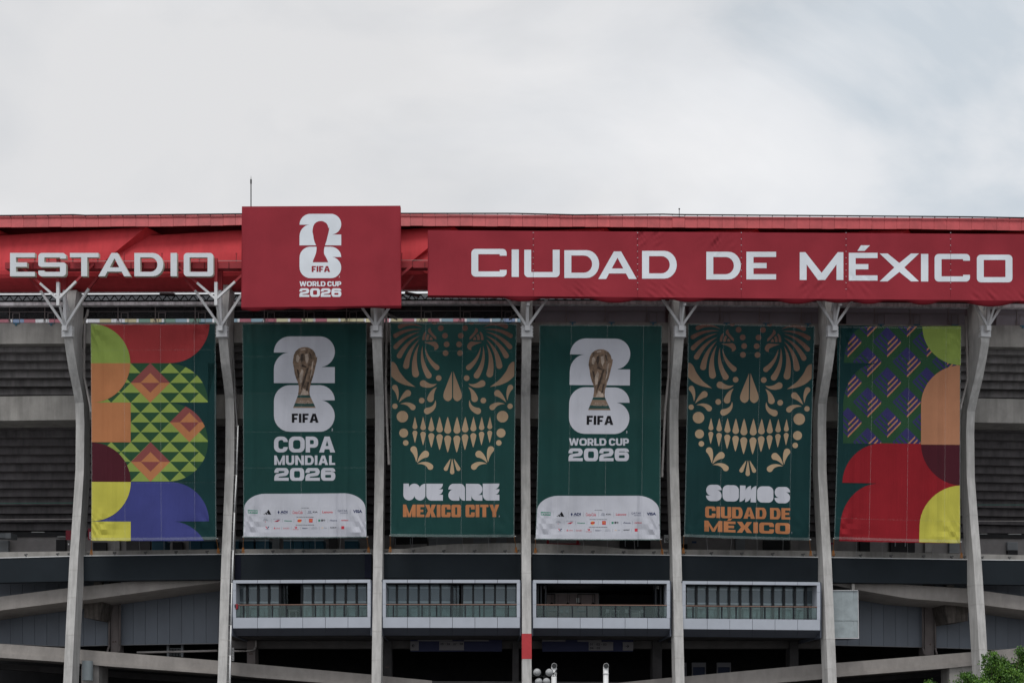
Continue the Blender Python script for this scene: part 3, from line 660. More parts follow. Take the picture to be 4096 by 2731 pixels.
# ---------------------------------------------------------------- gap under the roof
S1('rim_beam', M_pale, [(0, 1209), (1700, 1203), (2700, 1203), (4096, 1216)], [(0, 1222), (1700, 1215), (2700, 1217), (4096, 1231)], -1.95, -2.5)
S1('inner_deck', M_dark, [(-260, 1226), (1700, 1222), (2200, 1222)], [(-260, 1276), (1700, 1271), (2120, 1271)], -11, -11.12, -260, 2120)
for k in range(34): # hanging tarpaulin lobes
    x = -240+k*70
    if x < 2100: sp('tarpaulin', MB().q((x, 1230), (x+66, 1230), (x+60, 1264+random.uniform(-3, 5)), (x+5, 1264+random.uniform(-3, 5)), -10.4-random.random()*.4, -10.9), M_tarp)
S1('inner_suite_wall', mat('mauve_suite_wall', (.20, .18, .19), .9, .3, (1, 1, .3), .5), [(2120, 1220), (4360, 1232)], [(2120, 1300), (4360, 1312)], -9, -9.5, 2120, 4360)
for k in range(30): sp('suite_post', MB().r(2135+k*73, 1238, 2147+k*73, 1292, -8.8, -9), M_void)
tr = MB(); n_ = 132
for k in range(n_):
    xa = X0+(X1-X0)*k/n_; xb = X0+(X1-X0)*(k+1)/n_; yo = interp([(0, 0), (1700, -5), (2700, -4), (4096, 8)], xa)
    tr.bar(P(xa, 1182+yo, -4.5), P(xb, 1182+yo, -4.5), .07, 5); tr.bar(P(xa, 1205+yo, -4.5), P(xb, 1205+yo, -4.5), .07, 5)
    tr.bar(P(xa, 1205+yo, -4.5), P((xa+xb)/2, 1182+yo, -4.5), .045, 5); tr.bar(P((xa+xb)/2, 1182+yo, -4.5), P(xb, 1205+yo, -4.5), .045, 5)
    tr.bar(P(xa, 1205+yo, -6), P((xa+xb)/2, 1184+yo, -6), .04, 5); tr.bar(P(xa, 1207+yo, -6), P(xb, 1207+yo, -6), .06, 5)
sp('roof_truss', tr, M_black, kind='stuff')
for x0, y0, x1, y1 in ((250, 1172, 330, 1200), (640, 1175, 700, 1180), (1620, 1172, 1680, 1184)):
    sp('rigging_beam', MB().rect(P(x0, y0, -7), P(x1, y1, -7), .25, .25), M_white)
for xa, xb, s_ in ((1532, 1590, 1), (2085, 2036, 1)):      # short rigging trusses and slack cables in the third bay
    o = MB(); p0, p1 = P(xa, 1242, -4), P(xb, 1272, -4); q0, q1 = P(xa, 1250, -4.4), P(xb, 1281, -4.4)
    o.bar(p0, p1, .04, 5); o.bar(q0, q1, .04, 5)
    for k in range(8): o.bar(p0.lerp(p1, k/8), q0.lerp(q1, (k+.5)/8), .025, 4); o.bar(q0.lerp(q1, (k+.5)/8), p0.lerp(p1, (k+1)/8), .025, 4)
    sp('rigging_truss', o, M_pipe)
for pts in ([(1600, 1180), (1660, 1205), (1800, 1228)], [(1830, 1226), (1900, 1212), (1990, 1190)], [(2040, 1200), (2010, 1225), (1995, 1270)], [(960, 1220), (930, 1250), (905, 1262)]):
    sp('slack_cable', MB().tube([P(a, b, -2.6) for a, b in pts], .035, 5), M_black)
# far side of the bowl, seen through the gap
S1('far_stand', mat('far_stand_grey', (.10, .105, .115), .9, .4, (.05, .05, .3), 1), [(0, 1181), (4096, 1181)], [(0, 1281), (4096, 1281)], -120, -121, -400, 4500, 300)
mcols = [(.30, .42, .50), (.55, .50, .33), (.42, .16, .20), (.20, .32, .27), (.75, .76, .80), (.25, .33, .50), (.50, .22, .26), (.62, .58, .40)]
x = -60; k = 0
while x < 2150:
    wd = 46 if k % 3 else 9
    cc = mcols[4] if wd == 9 else mcols[(k*5+k//4) % 8]
    sp('mural_panel', MB().r(x, 1274, x+wd-1, 1306, -100, -100.4), mat('mural_%d' % ((4 if wd == 9 else (k*5+k//4) % 8)), cc, .9)); x += wd; k += 1
# fence on the parapet
fence = MB(); net = MB()
fy = lambda x_, v: v+interp([(0, 2), (1500, -3), (2700, -1), (4096, 12)], x_)
gaps_ = [(-200, 240), (352, 850), (930, 1460), (1560, 2080), (2140, 2660), (2755, 3280), (3385, 3860), (3985, 4330)]
for bi, (a, b) in enumerate(gaps_):
    o = MB()
    st = [a+(b-a)*f_ for f_ in (.24, .54, .86)]
    for x_ in st:
        o.r(x_-1.4, fy(x_, 1222), x_+1.4, fy(x_, 1290), -2.9, -2.96)
        o.bar(P(x_-7, fy(x_, 1290), -2.7), P(x_, fy(x_, 1268), -2.9), .025, 4); o.bar(P(x_+7, fy(x_, 1290), -2.7), P(x_, fy(x_, 1268), -2.9), .025, 4)
    strip(o, a, b, [(x_, fy(x_, 1244.6)) for x_ in (a, b)], [(x_, fy(x_, 1246.2)) for x_ in (a, b)], -2.9, -2.95, 60)
    strip(o, a, b, [(x_, fy(x_, 1222)) for x_ in (a, b)], [(x_, fy(x_, 1223.6)) for x_ in (a, b)], -2.9, -2.95, 60)
    strip(o, a, b, [(x_, fy(x_, 1289)) for x_ in (a, b)], [(x_, fy(x_, 1291)) for x_ in (a, b)], -2.9, -2.95, 60)
    fn = sp('fence', o, mat('rust_grey_steel', (.24, .20, .20), .7))
    for x_ in st:
        x_ += 12; fr_ = MB(); y0, y1 = fy(x_, 1250), fy(x_, 1288)
        fr_.r(x_, y0, x_+1.8, y1, -2.8, -2.85); fr_.r(x_+27, y0, x_+28.8, y1, -2.8, -2.85); fr_.r(x_, y0, x_+28.8, y0+1.6, -2.79, -2.84)
        build('gate_frame', fr_, mat('rust_grey_steel', (.24, .20, .20), .7), fn)
        build('flood_fitting', MB().r(x_+2, y1+1, x_+27, y1+4, -2.4, -2.9).r(x_+10, y1+4, x_+17, y1+12, -2.42, -2.5), M_bluefit, fn)
    nn = MB(); strip(nn, a, b, [(x_, fy(x_, 1224)) for x_ in (a, b)], [(x_, fy(x_, 1289)) for x_ in (a, b)], -2.97, -2.98, 60)
    build('net_screen' if a > 2100 else 'wire_net', nn, M_screen if a > 2100 else M_net, fn)
# drain pipes beside the ribs
def pipe(pts, wv_, r_, m, nm='drain_pipe', joints=True, **kw):
    pp = [P(x_, y_, wv_) for x_, y_ in pts]; o = MB().tube(pp, r_, 10)
    for a, b in list(zip(pp, pp[1:])): o.bar(b+(a-b).normalized()*.16, b-(a-b).normalized()*.16, r_*1.2, 10)
    return sp(nm, o, m, smooth=False, **kw)
pipe([(352, 1238), (349, 1256), (339, 1280), (337, 1420), (337, 1508), (365, 1640)], -2.35, .10, M_pipe)
pipe([(1545, 1240), (1545, 1400), (1543, 1523), (1549, 1700), (1556, 1850)], -2.35, .10, M_pipe)
pipe([(2677, 1255), (2677, 1400), (2674, 1508), (2660, 1640), (2648, 1900)], -2.4, .10, M_pipe)
pipe([(3862, 1264), (3866, 1300), (3868, 1400), (3870, 1522), (3842, 1630)], -2.35, .10, M_pipe)
pipe([(286, 1490), (289, 1518), (305, 1590)], -2.9, .05, M_wpipe)
pipe([(3919, 1505), (3908, 1560), (3898, 1620)], -2.9, .05, M_wpipe)
pipe([(932, 1225), (933, 1400), (941, 1600), (949, 1700)], -2.2, .06, mat('dull_conduit', (.18, .18, .18), .6), 'cable_conduit')
cp = [(952, 1702), (946, 1900), (938, 2050), (933, 2200), (928, 2330), (924, 2500), (921, 2620), (919, 2760)]
cw = [-2.2, -2.0, -1.6, -1.2, -1.0, -.6, -.3, .2]
cpp = [P(x_, y_, q_) for (x_, y_), q_ in zip(cp, cw)]
o = MB().tube(cpp, .055, 8); sp('cable_conduit', o, M_wpipe, smooth=True)
o = MB()
for a, b in zip(cpp, cpp[1:]):
    for t in (0, .25, .5, .75):
        c = a.lerp(b, t); o.bar(c+Vector((-.22, 0, 0)), c+Vector((.08, 0, 0)), .02, 4)
sp('conduit_clip', o, M_pipe, kind='stuff')
# ---------------------------------------------------------------- the red roof
roof = sp('roof_deck', strip(MB(), X0, X1, [(0, 865), (1500, 860), (2048, 862), (4096, 877)], [(0, 868), (1500, 864), (2048, 866), (4096, 881)], -.22, -12, 80), M_red)
top = [(-260, 866), (0, 862), (967, 857), (1601, 856), (2048, 859), (2460, 863), (2700, 865), (3300, 869), (4096, 874), (4360, 878)]
bot = [(-260, 912), (0, 909), (700, 905), (967, 900), (1601, 903), (1800, 904), (2460, 908), (2700, 910), (3300, 915), (3640, 916), (3800, 918), (4096, 922), (4360, 926)]
x = -255; k = 0
while x < 4350:
    a, b = x+.5, x+49.5; jw = random.uniform(-.02, .02); jy = random.uniform(-.8, .8)
    if 2670 < x < 2720: jw = .1
    fa = [P(a, interp(top, a), -.05+jw), P(b, interp(top, b), -.05+jw), P(b, interp(bot, b)+jy, .42+jw), P(a, interp(bot, a)+jy, .42+jw)]
    build('fascia_panel', MB().hexa(fa+[push(f_, -.10) for f_ in fa]), M_fpan, roof); x += 49.9; k += 1
# soffit under the fascia, then the twisted shell plates
S_ = MB(); xs_ = [X0+i*60 for i in range(78)]
for a, b in zip(xs_, xs_[1:]):
    S_.add([P(a, interp(bot, a)-1, .36), P(b, interp(bot, b)-1, .36), P(b, 905+0, -2.2), P(a, 905+0, -2.2)], [(0, 3, 2, 1)])
    S_.add([P(a, 905, -2.2), P(b, 905, -2.2), P(b, 1000, -2.2), P(a, 1000, -2.2)], [(0, 3, 2, 1)])
build('fascia_soffit', S_, mat('red_soffit_paint', (.34, .026, .034), .5), roof)
seams = [-645, -30, 585, 1200, 1815, 2425, 3032, 3642, 4250, 4860]
ybot = [(-260, 1172), (0, 1170), (967, 1166), (1711, 1161), (2700, 1160), (4096, 1172)]
for a, b in zip(seams, seams[1:]):
    nu, nv = 22, 16; vs = []
    lip = []
    for i in range(nu+1):
        u = i/nu
        for j in range(nv+1):
            v = j/nv
            # top edge slopes up to the right, side edges lean like the seams
            xt = a+(b-a)*u; tt = 947-38*u+interp([(0, 0), (1700, -3), (4096, 9)], xt)
            yb_ = interp(ybot, xt); yy = tt+(yb_-tt)*v
            lean = 175*min(1, max(0, (yy-908)/142.0)) if yy < 1050 else 175+0*(yy-1050)
            fade = max(0, 1-max(0, (yy-1050)/118.0))
            xx = xt-lean*(fade if yy > 1050 else 1)
            prof = interp([(0, -.80), (.2, -.38), (.4, -.02), (.55, .2), (.66, .24), (.76, .06), (.86, -.4), (.94, -.95), (1, -1.7)], v)
            prow = .75*u**1.6*max(0, 1-v*1.6)
            vs.append(P(xx, yy, prof-.15+prow))
        lip.append(P(xt, 947-38*u, -2.2))
    fs = [(i*(nv+1)+j, i*(nv+1)+j+1, (i+1)*(nv+1)+j+1, (i+1)*(nv+1)+j) for i in range(nu) for j in range(nv)]
    mb = MB().add(vs, fs)
    # turned-in top edge and right edge
    o = len(mb.v); mb.v += lip
    mb.f += [(i*(nv+1), (i+1)*(nv+1), o+i+1, o+i) for i in range(nu)]; mb.m += [0]*nu
    o = len(mb.v); e0 = nu*(nv+1)
    side = []
    for j in range(nv+1):
        v = j/nv; p = vs[e0+j]; side.append(push(p, -.55-.75*max(0, 1-v*1.6)) if True else p)
    mb.v += [s__+Vector((.95*max(0, 1-(j/nv)*1.7), 0, -.25*max(0, 1-(j/nv)*1.7))) for j, s__ in enumerate(side)]
    mb.f += [(e0+j, e0+j+1, o+j+1, o+j) for j in range(nv)]; mb.m += [0]*nv
    build('shell_plate', mb, M_shell, roof, smooth=False)
S_ = MB()
for a, b in zip(xs_, xs_[1:]):
    fa = [P(a, interp(ybot, a)-3, -1.75), P(b, interp(ybot, b)-3, -1.75)]; S_.add(fa+[push(fa[1], -6)+Vector((0, 0, 3.2)), push(fa[0], -6)+Vector((0, 0, 3.2))], [(0, 3, 2, 1)])
build('roof_soffit', S_, M_red, roof)
S1('roof_drip_edge', M_pale, ybot, [(x_, y_+2.2) for x_, y_ in ybot], -1.72, -1.9)
# rail along the roof edge
rl = [(-260, 857), (0, 861), (320, 857), (330, 860), (967, 854), (1601, 852), (2048, 852), (2100, 853), (2300, 858), (2695, 855), (2705, 857), (3300, 861), (3880, 866), (4096, 870), (4360, 874)]
o = MB()
strip(o, X0, X1, [(a, b-1) for a, b in rl], [(a, b+2.2) for a, b in rl], .25, .1, 50)
x = X0
while x < X1: yy = interp(rl, x); o.r(x-1.3, yy, x+1.3, yy+6, .2, .12); x += 50
build('roof_edge_rail', o, M_black, roof)
build('lightning_rod', MB().bar(P(1004, 840, 0), P(1004, 730, 0), .045, 6).bar(P(1004, 735, 0), P(1004, 718, 0), .07, 6).bar(P(1004, 720, 0), P(1004, 703, 0), .03, 5, .008), M_black, roof)
build('lightning_rod', MB().bar(P(2717, 870, .1), P(2717, 836, .1), .03, 6).bar(P(2717, 838, .1), P(2717, 834, .1), .07, 6), M_black, roof)
# red walkway beam that carries the letters
bt = [(20, 1050), (967, 1048), (1601, 1046), (1720, 1046), (4096, 1056)]
o = strip(MB(), 20, 4360, bt, [(a, b+25) for a, b in bt], 1.75, .95, 60); beam = sp('sign_beam', o, M_red)
x = 130
while x < 1720:
    if not 960 < x < 1605: build('beam_joint', MB().r(x, interp(bt, x)+.5, x+2, interp(bt, x)+24.5, 1.80, 1.74), M_under, beam)
    x += 49
o = strip(MB(), 40, 1720, [(a, b-6) for a, b in bt], [(a, b-4) for a, b in bt], 1.6, 1.55, 60); build('hand_line', o, M_pipe, beam)
for x in (194, 345, 496, 647, 797, 945, 1607):
    build('stanchion', MB().r(x-1.6, 1013, x+1.6, interp(bt, x), 1.3, 1.22).r(x-3, 1012, x+3, 1014.5, 1.3, 1.2), M_red, beam)
for x in (138, 240, 290, 390, 560, 750): build('stanchion', MB().r(x-2, 1030, x+2, interp(bt, x), 1.5, 1.4), M_red, beam)
# ---------------------------------------------------------------- hanging banners
def bil(Q, u, v):
    (x0, y0), (x1, y1), (x2, y2), (x3, y3) = Q      # tl tr br bl
    return ((x0*(1-u)+x1*u)*(1-v)+(x3*(1-u)+x2*u)*v, (y0*(1-u)+y1*u)*(1-v)+(y3*(1-u)+y2*u)*v)
def inv(Q, x, y):
    u = v = .5
    for _ in range(6):
        xl = Q[0][0]*(1-v)+Q[3][0]*v; xr = Q[1][0]*(1-v)+Q[2][0]*v; u = (x-xl)/(xr-xl)
        yt_ = Q[0][1]*(1-u)+Q[1][1]*u; yb_ = Q[3][1]*(1-u)+Q[2][1]*u; v = (y-yt_)/(yb_-yt_)
    return u, v
BQ = {1: [(362, 1298), (863, 1294), (866, 2156), (366, 2160)], 2: [(969, 1294), (1467, 1291), (1467, 2149), (973, 2149)], 3: [(1561, 1291), (2067, 1296), (2057, 2147), (1561, 2144)],
      4: [(2158, 1300), (2648, 1302), (2641, 2159), (2142, 2157)], 5: [(2752, 1296), (3259, 1305), (3238, 2160), (2736, 2145)], 6: [(3359, 1307), (3845, 1311), (3841, 2169), (3336, 2155)]}
def banner(i, colr, label, draw, hem):
    Q = BQ[i]; rnd = random.Random(i*7)
    ph = [rnd.uniform(0, 6.28) for _ in range(8)]; am = [rnd.uniform(.4, 1) for _ in range(8)]
    def fold(u, v):
        e = .06*am[0]*math.sin(u*24+ph[0]+v*1.5)*(1-v*.5)+.03*am[1]*math.sin(u*51+ph[1]-v*2)
        e += .17*math.exp(-((u-.10-.05*v)/.05)**2)*am[2]*math.sin(60*u+ph[2])+.17*math.exp(-((u-.85+.05*v)/.06)**2)*am[3]*math.sin(55*u+ph[3])
        e += .05*math.sin(u*9+v*5+ph[4])*am[4]+.05*max(0, v-.8)*5*math.sin((u*14-v*16)+ph[5])*am[5]
        e += .05*max(0, .18-v)*5*math.sin(u*70+ph[6])*am[6]
        for cu, sg in ((0, 1), (1, -1)):      # creases fanning up from the lower corners and down from the upper ones
            du = (u-cu)*sg; r_ = math.hypot(du, (1-v)*1.7); e += .09*math.exp(-(r_/.22)**2)*math.sin(14*math.atan2(1-v, du+.02)+ph[cu])
            r_ = math.hypot(du, v*1.7); e += .07*math.exp(-(r_/.3)**2)*math.sin(12*math.atan2(v, du+.02)+ph[cu+2])
        return e-.25*math.sin(math.pi*v)
    nu, nv = 48, 40
    def sag(u, v): return 2.0*math.sin(math.pi*u)*v+1.2*abs(math.sin(u*math.pi*9+ph[7]))*max(0, v-.97)/.03-1.0*abs(math.sin(u*math.pi*7))*max(0, .03-v)/.03
    def surf(a, b, off):     # a,b in cloth units 0..1000
        u, v = a/1000, b/1000; x, y_ = bil(Q, u, v)
        y_ += sag(u, v)*.6; x += (3.0*math.sin(math.pi*v))*(.5-u)
        return P(x, y_, -.55+fold(u, v)+off)
    root = empty('banner', P((Q[3][0]+Q[2][0])/2, 2157, -.55), label, 'banner', 'banners hung between the ribs')
    mb = MB(); surf, vs, fs = gridded(surf, nu, nv)
    mb.add(vs, fs); build('fabric', mb, colr, root, smooth=True)
    art = Art(surf, [1000*a/nu for a in range(1, nu)], [1000*b/nv for b in range(1, nv)])
    art.cell = (1000/nu, 1000/nv); art.Q = Q; draw(art)
    # hems and panel seams
    art.tf = lambda x, y_: (x, y_)
    for u0, u1, v0, v1 in ((0, 7, 0, 1000), (993, 1000, 0, 1000), (0, 1000, 988, 1000), (0, 1000, 0, 5)):
        art.poly('hem', hem, 8, [(u0, v0), (u1, v0), (u1, v1), (u0, v1)])
    for u in art.seams: art.poly('seam', M_seam, 16, [(u, 0), (u+3.2, 0), (u+3.2, 1000), (u, 1000)])
    for v in art.hseams: art.poly('seam', M_seamf, 18, [(0, v), (1000, v), (1000, v+2), (0, v+2)])
    art.finish(root)
    # tie ropes at the corners, thin strings between
    for u, sx in ((0, -4), (1, 6)):
        x, y_ = bil(Q, u, 1); e_ = P(x+sx+(4 if i < 5 else 0), interp(bandT, x)-3, -2.3); s0 = P(x, y_, -.5)
        o = MB(); o.bar(s0, e_, .022, 5); m_ = s0.lerp(e_, .7)
        for k in range(3): o.bar(m_+Vector((.04*k-.04, -.03, .12)), m_+Vector((.10*(k-1), -.05, -.35)), .03, 4)
        build('tie_rope', o, M_rope, root)
    build('bottom_bar', MB().bar(P(Q[3][0]-3, Q[3][1]-3, -.75), P(Q[2][0]+6, Q[2][1]-3, -.75), .035, 6), M_wpipe, root)
    for u in (.18, .38, .58, .79):
        x, y_ = bil(Q, u, 1); build('tie_string', MB().bar(P(x, y_, -.55), P(x+rnd.uniform(-6, 6), interp(bandT, x)-3, -2.3), .012, 4), M_string, root)
    for u in (.02, .2, .4, .6, .8, .98):
        x, y_ = bil(Q, u, 0); build('hanging_cord', MB().bar(P(x, y_, -.55), P(x, y_-6, -2.4), .012, 4), M_string, root)
    return root
def tfq(Qsrc):           # picture coordinates on banner Qsrc to cloth units
    def f(x, y_): u, v = inv(Qsrc, x, y_); return (u*1000, v*1000)
    return f
def Z(ox, oy, k, pts): return [(ox+p[0]/k, oy+p[1]/k)+tuple(p[2:]) for p in pts]
# -- banner 1
def draw1(A):
    k = 2.2969; B_ = tfq(A.Q); A.tf = lambda x, y_: B_(x/k, 1200+y_/k)
    sh = 550*k   # second zoom starts 550 rows lower
    q = lambda pts: rpoly(pts, 12)
    A.poly('print', C_red, 1, q([(835, 222), (1925, 222, 0, 0), (1925, 578, 356, 360), (835, 578)]))
    # patterned field
    A.poly('print', C_fgreen, 1.2, [(838, 579), (1915, 579), (1915, 1665), (838, 1665)])
    rows = [579+90.3*r for r in range(12)]
    for r in range(12):
        for c in range(-3, 5):
            ax = 1200+90.5*(r % 2)+181*c
            tri = [(ax, rows[r]), (min(ax+90.5, 1914), rows[r]+(90.3 if ax+90.5 <= 1914 else (1914-ax))), (min(ax+90.5, 1914), rows[r]+90.3), (max(ax-90.5, 838), rows[r]+90.3)]
            if ax-90.5 < 838 or ax > 1914: continue
            A.poly('print', C_lime, 2, [tri[0], tri[1], tri[2], tri[3]] if tri[1] != tri[2] else [tri[0], tri[2], tri[3]])
    for cx, cy in ((1381, 759), (1743, 1121), (1383, 1483)):
        for h, mu, ml, ly in ((181, C_rose, C_orange, 3), (90, C_orange, C_rose, 4)):
            A.poly('print', mu, ly, [(cx-h, cy), (cx, cy-h), (cx+h, cy)]); A.poly('print', ml, ly, [(cx-h, cy), (cx+h, cy), (cx, cy+h)])
    # corner masks of the ground colour
    def corner(cx, cy, r, a0, a1, px, py, m=C_dteal, ly=5): A.poly('print', m, ly, ellipse(cx, cy, r, n=14, a0=a0, a1=a1)+[(px, py)])
    corner(1555, 940, 359, -90, 0, 1984, 579); 
    A.poly('print', C_dteal, 5, [(1913, 579), (1990, 579), (1990, 1665), (1913, 1665)])
    corner(1555, 1301, 359, -90, 0, 1916, 940)
    corner(1555, 1301, 360, 0, 90, 1916, 1665)
    A.poly('print', C_dteal, 5.2, [(1560, 939), (1916, 939), (1916, 943), (1560, 943)])
    # orange and lime discs on the left
    corner(835, 580, 362, 0, 90, 835, 580, C_orange, 6); corner(835, 580, 362, -90, 0, 835, 580, C_lime, 6)
    A.poly('print', C_orange, 6, [(838, 941), (1200, 941), (1200, 1304), (838, 1304)])
    corner(840, 1668, 361, -90, 0, 840, 1668, C_maroon, 6)
    # violet figure and yellow
    yb_ = 940+sh
    A.poly('print', C_purple, 1.5, [(840, 403+sh), (1560, 403+sh)]+ellipse(1560, 766+sh, 362, n=14, a0=-90, a1=0)+[(1604, 766+sh)]+arcq((1790, 775+sh), (1604, 766+sh), (1874, yb_+3))+[(840, yb_+3)])
    A.poly('print', C_yellow, 6, ellipse(840, 404+sh, 362, n=14, a0=0, a1=90)+[(840, 404+sh)])
    A.poly('print', C_yellow, 6, [(840, 768+sh), (1202, 768+sh), (1202, yb_+3), (840, yb_+3)])
    A.seams = [268, 558, 828]; A.hseams = [120, 735]
# -- the big "26" emblem
def emblem(A, x0, y0, x1, y1, m, ly=1, name='emblem'):
    s_ = lambda pts: [(x0+(p[0]-685)/383*(x1-x0), y0+(p[1]-358)/590*(y1-y0)) for p in pts]
    two = [(685, 458)]+ellipse(785, 458, 100, n=10, a0=180, a1=270)+ellipse(973, 453, 95, n=16, a0=-90, a1=81)+[(988, 548), (1068, 548), (1068, 647), (685, 647), (685, 560)]+arcq((688, 462), (685, 560), (777, 458))[1:]
    six = ellipse(785, 760, 100, n=10, a0=180, a1=270)+[(975, 660)]+arcq((1068, 662), (975, 660), (1068, 754))+[(986, 754)]+arcq((1068, 764), (986, 754), (1068, 850))+arcq((1068, 948), (1068, 850), (975, 948))+arcq((685, 948), (785, 948), (685, 848))
    A.poly(name, m, ly, s_(two[1:] if False else two), s_(six))
    return s_
TROPHY = [(880, 424), (862, 426), (842, 433), (822, 450), (811, 472), (806, 500), (804, 522), (811, 556), (816, 590), (826, 622), (838, 648), (842, 672), (840, 697), (836, 720), (823, 755), (812, 780), (806, 802),
          (948, 802), (940, 782), (925, 752), (911, 727), (909, 702), (911, 676), (920, 642), (932, 606), (942, 566), (948, 540), (955, 512), (958, 484), (951, 488), (944, 462), (930, 442), (910, 430), (895, 425)]
def draw2(which):
    def d(A):
        k = 2.24; B_ = tfq(BQ[2]); A.tf = lambda x, y_: B_(900+x/k, 1250+y_/k)
        s_ = emblem(A, 437, 213, 985, 1065, C_white)
        # trophy: bronze figure, green banded foot
        body = [p for p in TROPHY if p[1] < 735]; tb = s_(TROPHY)
        A.poly('trophy_print', M_gold, 3, s_(TROPHY[:14]+TROPHY[20:]))
        A.poly('trophy_print', M_tgreen, 3, s_([(836, 722), (911, 722), (918, 738), (830, 738)]), s_([(817, 772), (935, 772), (944, 792), (809, 792)]))
        A.poly('trophy_print', mat('print_gold_band', (.20, .14, .10), .7, .2), 3, s_([(830, 738), (918, 738), (935, 772), (817, 772)]), s_([(809, 792), (944, 792), (948, 801), (806, 801)]))
        for c in ([(826, 480), (836, 470), (848, 490), (838, 520), (824, 515)], [(852, 438), (880, 432), (885, 440), (858, 446)], [(880, 470), (900, 465), (905, 500), (893, 530), (884, 510)], [(843, 600), (862, 560), (872, 575), (862, 640), (850, 648)], [(925, 520), (935, 505), (925, 590), (912, 620)], [(870, 680), (900, 700), (905, 720), (850, 722)]):
            A.poly('trophy_print', M_gold2, 4, s_(c))
        for c in ([(856, 470), (872, 462), (872, 500), (860, 520), (850, 500)], [(893, 555), (905, 550), (880, 640), (853, 700), (862, 650)], [(828, 560), (840, 565), (850, 610), (838, 610)], [(905, 455), (918, 465), (925, 500), (915, 490)], [(896, 640), (908, 640), (900, 690), (885, 700)], [(862, 530), (890, 545), (888, 552), (858, 545)], [(915, 565), (924, 560), (912, 610)]):
            A.poly('trophy_print', M_gold3, 4, s_(c))
        A.font('trophy_lettering', M_gold2, 4, 'FIFA', 670, 786, 762, 797, .02); A.font('trophy_lettering', M_gold2, 4, 'WORLD CUP', 648, 801, 790, 815, .02)
        A.poly('lettering', M_black_p, 3, *lay_text('FIFA', F_FIFA, 598, 903, 840, 984, gap=.1))
        A.font('lettering', C_white, 1, 'TM', 958, 1037, 968, 1062, .02, rot=1)
        if which == 2:
            A.poly('lettering', C_white, 1, *lay_text('COPA', F_HUM, 438, 1108, 988, 1250, gap=.06), *lay_text('MUNDIAL', F_HUM, 440, 1277, 988, 1362, gap=.1), *lay_text('2026', F_NUM, 441, 1389, 990, 1503, gap=.12))
        else:
            t = lambda pts: [((2080+p[0]/1.65), (1250+p[1]/1.65)) for p in pts]
            B4 = tfq(BQ[4]); A.tf = lambda x, y_: B4(2080+x/1.65, 1250+y_/1.65)
            A.poly('lettering', C_white, 1, *lay_text('WORLD CUP', F_HUM, 322, 828, 720, 876, gap=.07, space=.26), *lay_text('2026', F_NUM, 319, 894, 720, 978, gap=.12))
        k2 = 3.1367; A.tf = lambda x, y_: B_(920+x/k2, 1700+y_/k2)
        Q2 = BQ[2]
        A.poly('sponsor_field', C_white, 1, [(168, 1396), (177, 1035)]+arcq((190, 860), (177, 1035), (440, 857), n=9)+[(1440, 851)]+arcq((1690, 860), (1440, 851), (1702, 1035), n=9)+[(1712, 1396)])
        navy = mat('print_navy', (.02, .03, .10), .8); redp = mat('print_red', (.50, .03, .05), .8); grn = mat('print_green', (.03, .22, .14), .8); gr = mat('print_grey', (.20, .22, .26), .8); yel = mat('print_amber', (.75, .40, .08), .8)
        F = lambda m, t_, a, b, c, d_, bo=.02, ly=3: A.font('sponsor_lettering', m, ly, t_, a, b, c, d_, bo)
        A.poly('sponsor_mark', grn, 2, [(223, 1060), (346, 1064), (346, 1106), (223, 1102)]); F(C_white, 'aramco', 229, 1070, 342, 1096, .03)
        A.poly('sponsor_mark', M_black_p, 2, [(420, 1115), (427, 1104), (440, 1118)], [(438, 1100), (456, 1090), (473, 1118), (450, 1118)], [(448, 1083)][:0]+[(459, 1084), (477, 1073), (500, 1118), (480, 1118)], [(468, 1068), (484, 1057), (518, 1118), (496, 1118)][:4])
        A.poly('sponsor_mark', navy, 2, [(609, 1065), (622, 1088), (609, 1112), (596, 1088)]); F(navy, 'ADI', 632, 1068, 722, 1100, .05); F(navy, 'PREDICTSTREET', 630, 1103, 720, 1111, .0)
        F(redp, 'Coca-Cola', 785, 1068, 912, 1108, .01)
        A.poly('sponsor_mark', navy, 2, [ellipse(1000, 1080, 19, 10), ellipse(1000, 1080, 14, 6)]); F(navy, 'HYUNDAI', 974, 1094, 1030, 1103, .02); F(M_black_p, 'KIA', 1040, 1075, 1100, 1094, .02)
        F(redp, 'Lenovo', 1161, 1070, 1290, 1100, .02); F(navy, 'QATAR', 1352, 1058, 1475, 1086, .0); F(navy, 'AIRWAYS', 1386, 1090, 1476, 1106, .0); F(navy, 'VISA', 1545, 1060, 1662, 1098, .05)
        F(M_black_p, 'FIFA PARTNERS', 895, 1030, 990, 1038); F(M_black_p, 'FIFA WORLD CUP 2026 SPONSORS', 835, 1144, 1050, 1154); F(M_black_p, 'FIFA WORLD CUP 2026 SUPPORTERS', 828, 1242, 1056, 1252)
        F(gr, 'ULTRA', 414, 1182, 476, 1196); A.poly('sponsor_mark', redp, 2, [(440, 1202), (446, 1202), (446, 1216), (440, 1216)]); F(gr, 'Michelob', 424, 1170, 464, 1178, 0)
        F(navy, 'BANK OF AMERICA', 543, 1169, 633, 1176, 0)
        for j in range(3): A.poly('sponsor_mark', redp if j != 1 else navy, 2, [(556+j*14, 1205), (600+j*10, 1184), (608+j*10, 1188), (566+j*14, 1210)])
        F(grn, 'Hisense', 681, 1186, 777, 1203, .03)
        A.poly('sponsor_mark', yel, 2, ellipse(872, 1194, 25, 23, 14)); A.poly('sponsor_mark', redp, 3, [(846, 1186), (900, 1178), (898, 1200), (846, 1208)])
        A.poly('sponsor_mark', redp, 2, [(990, 1168), (1037, 1168), (1037, 1215), (990, 1215)]); F(yel, 'M', 1000, 1178, 1028, 1206, -.01, 4)
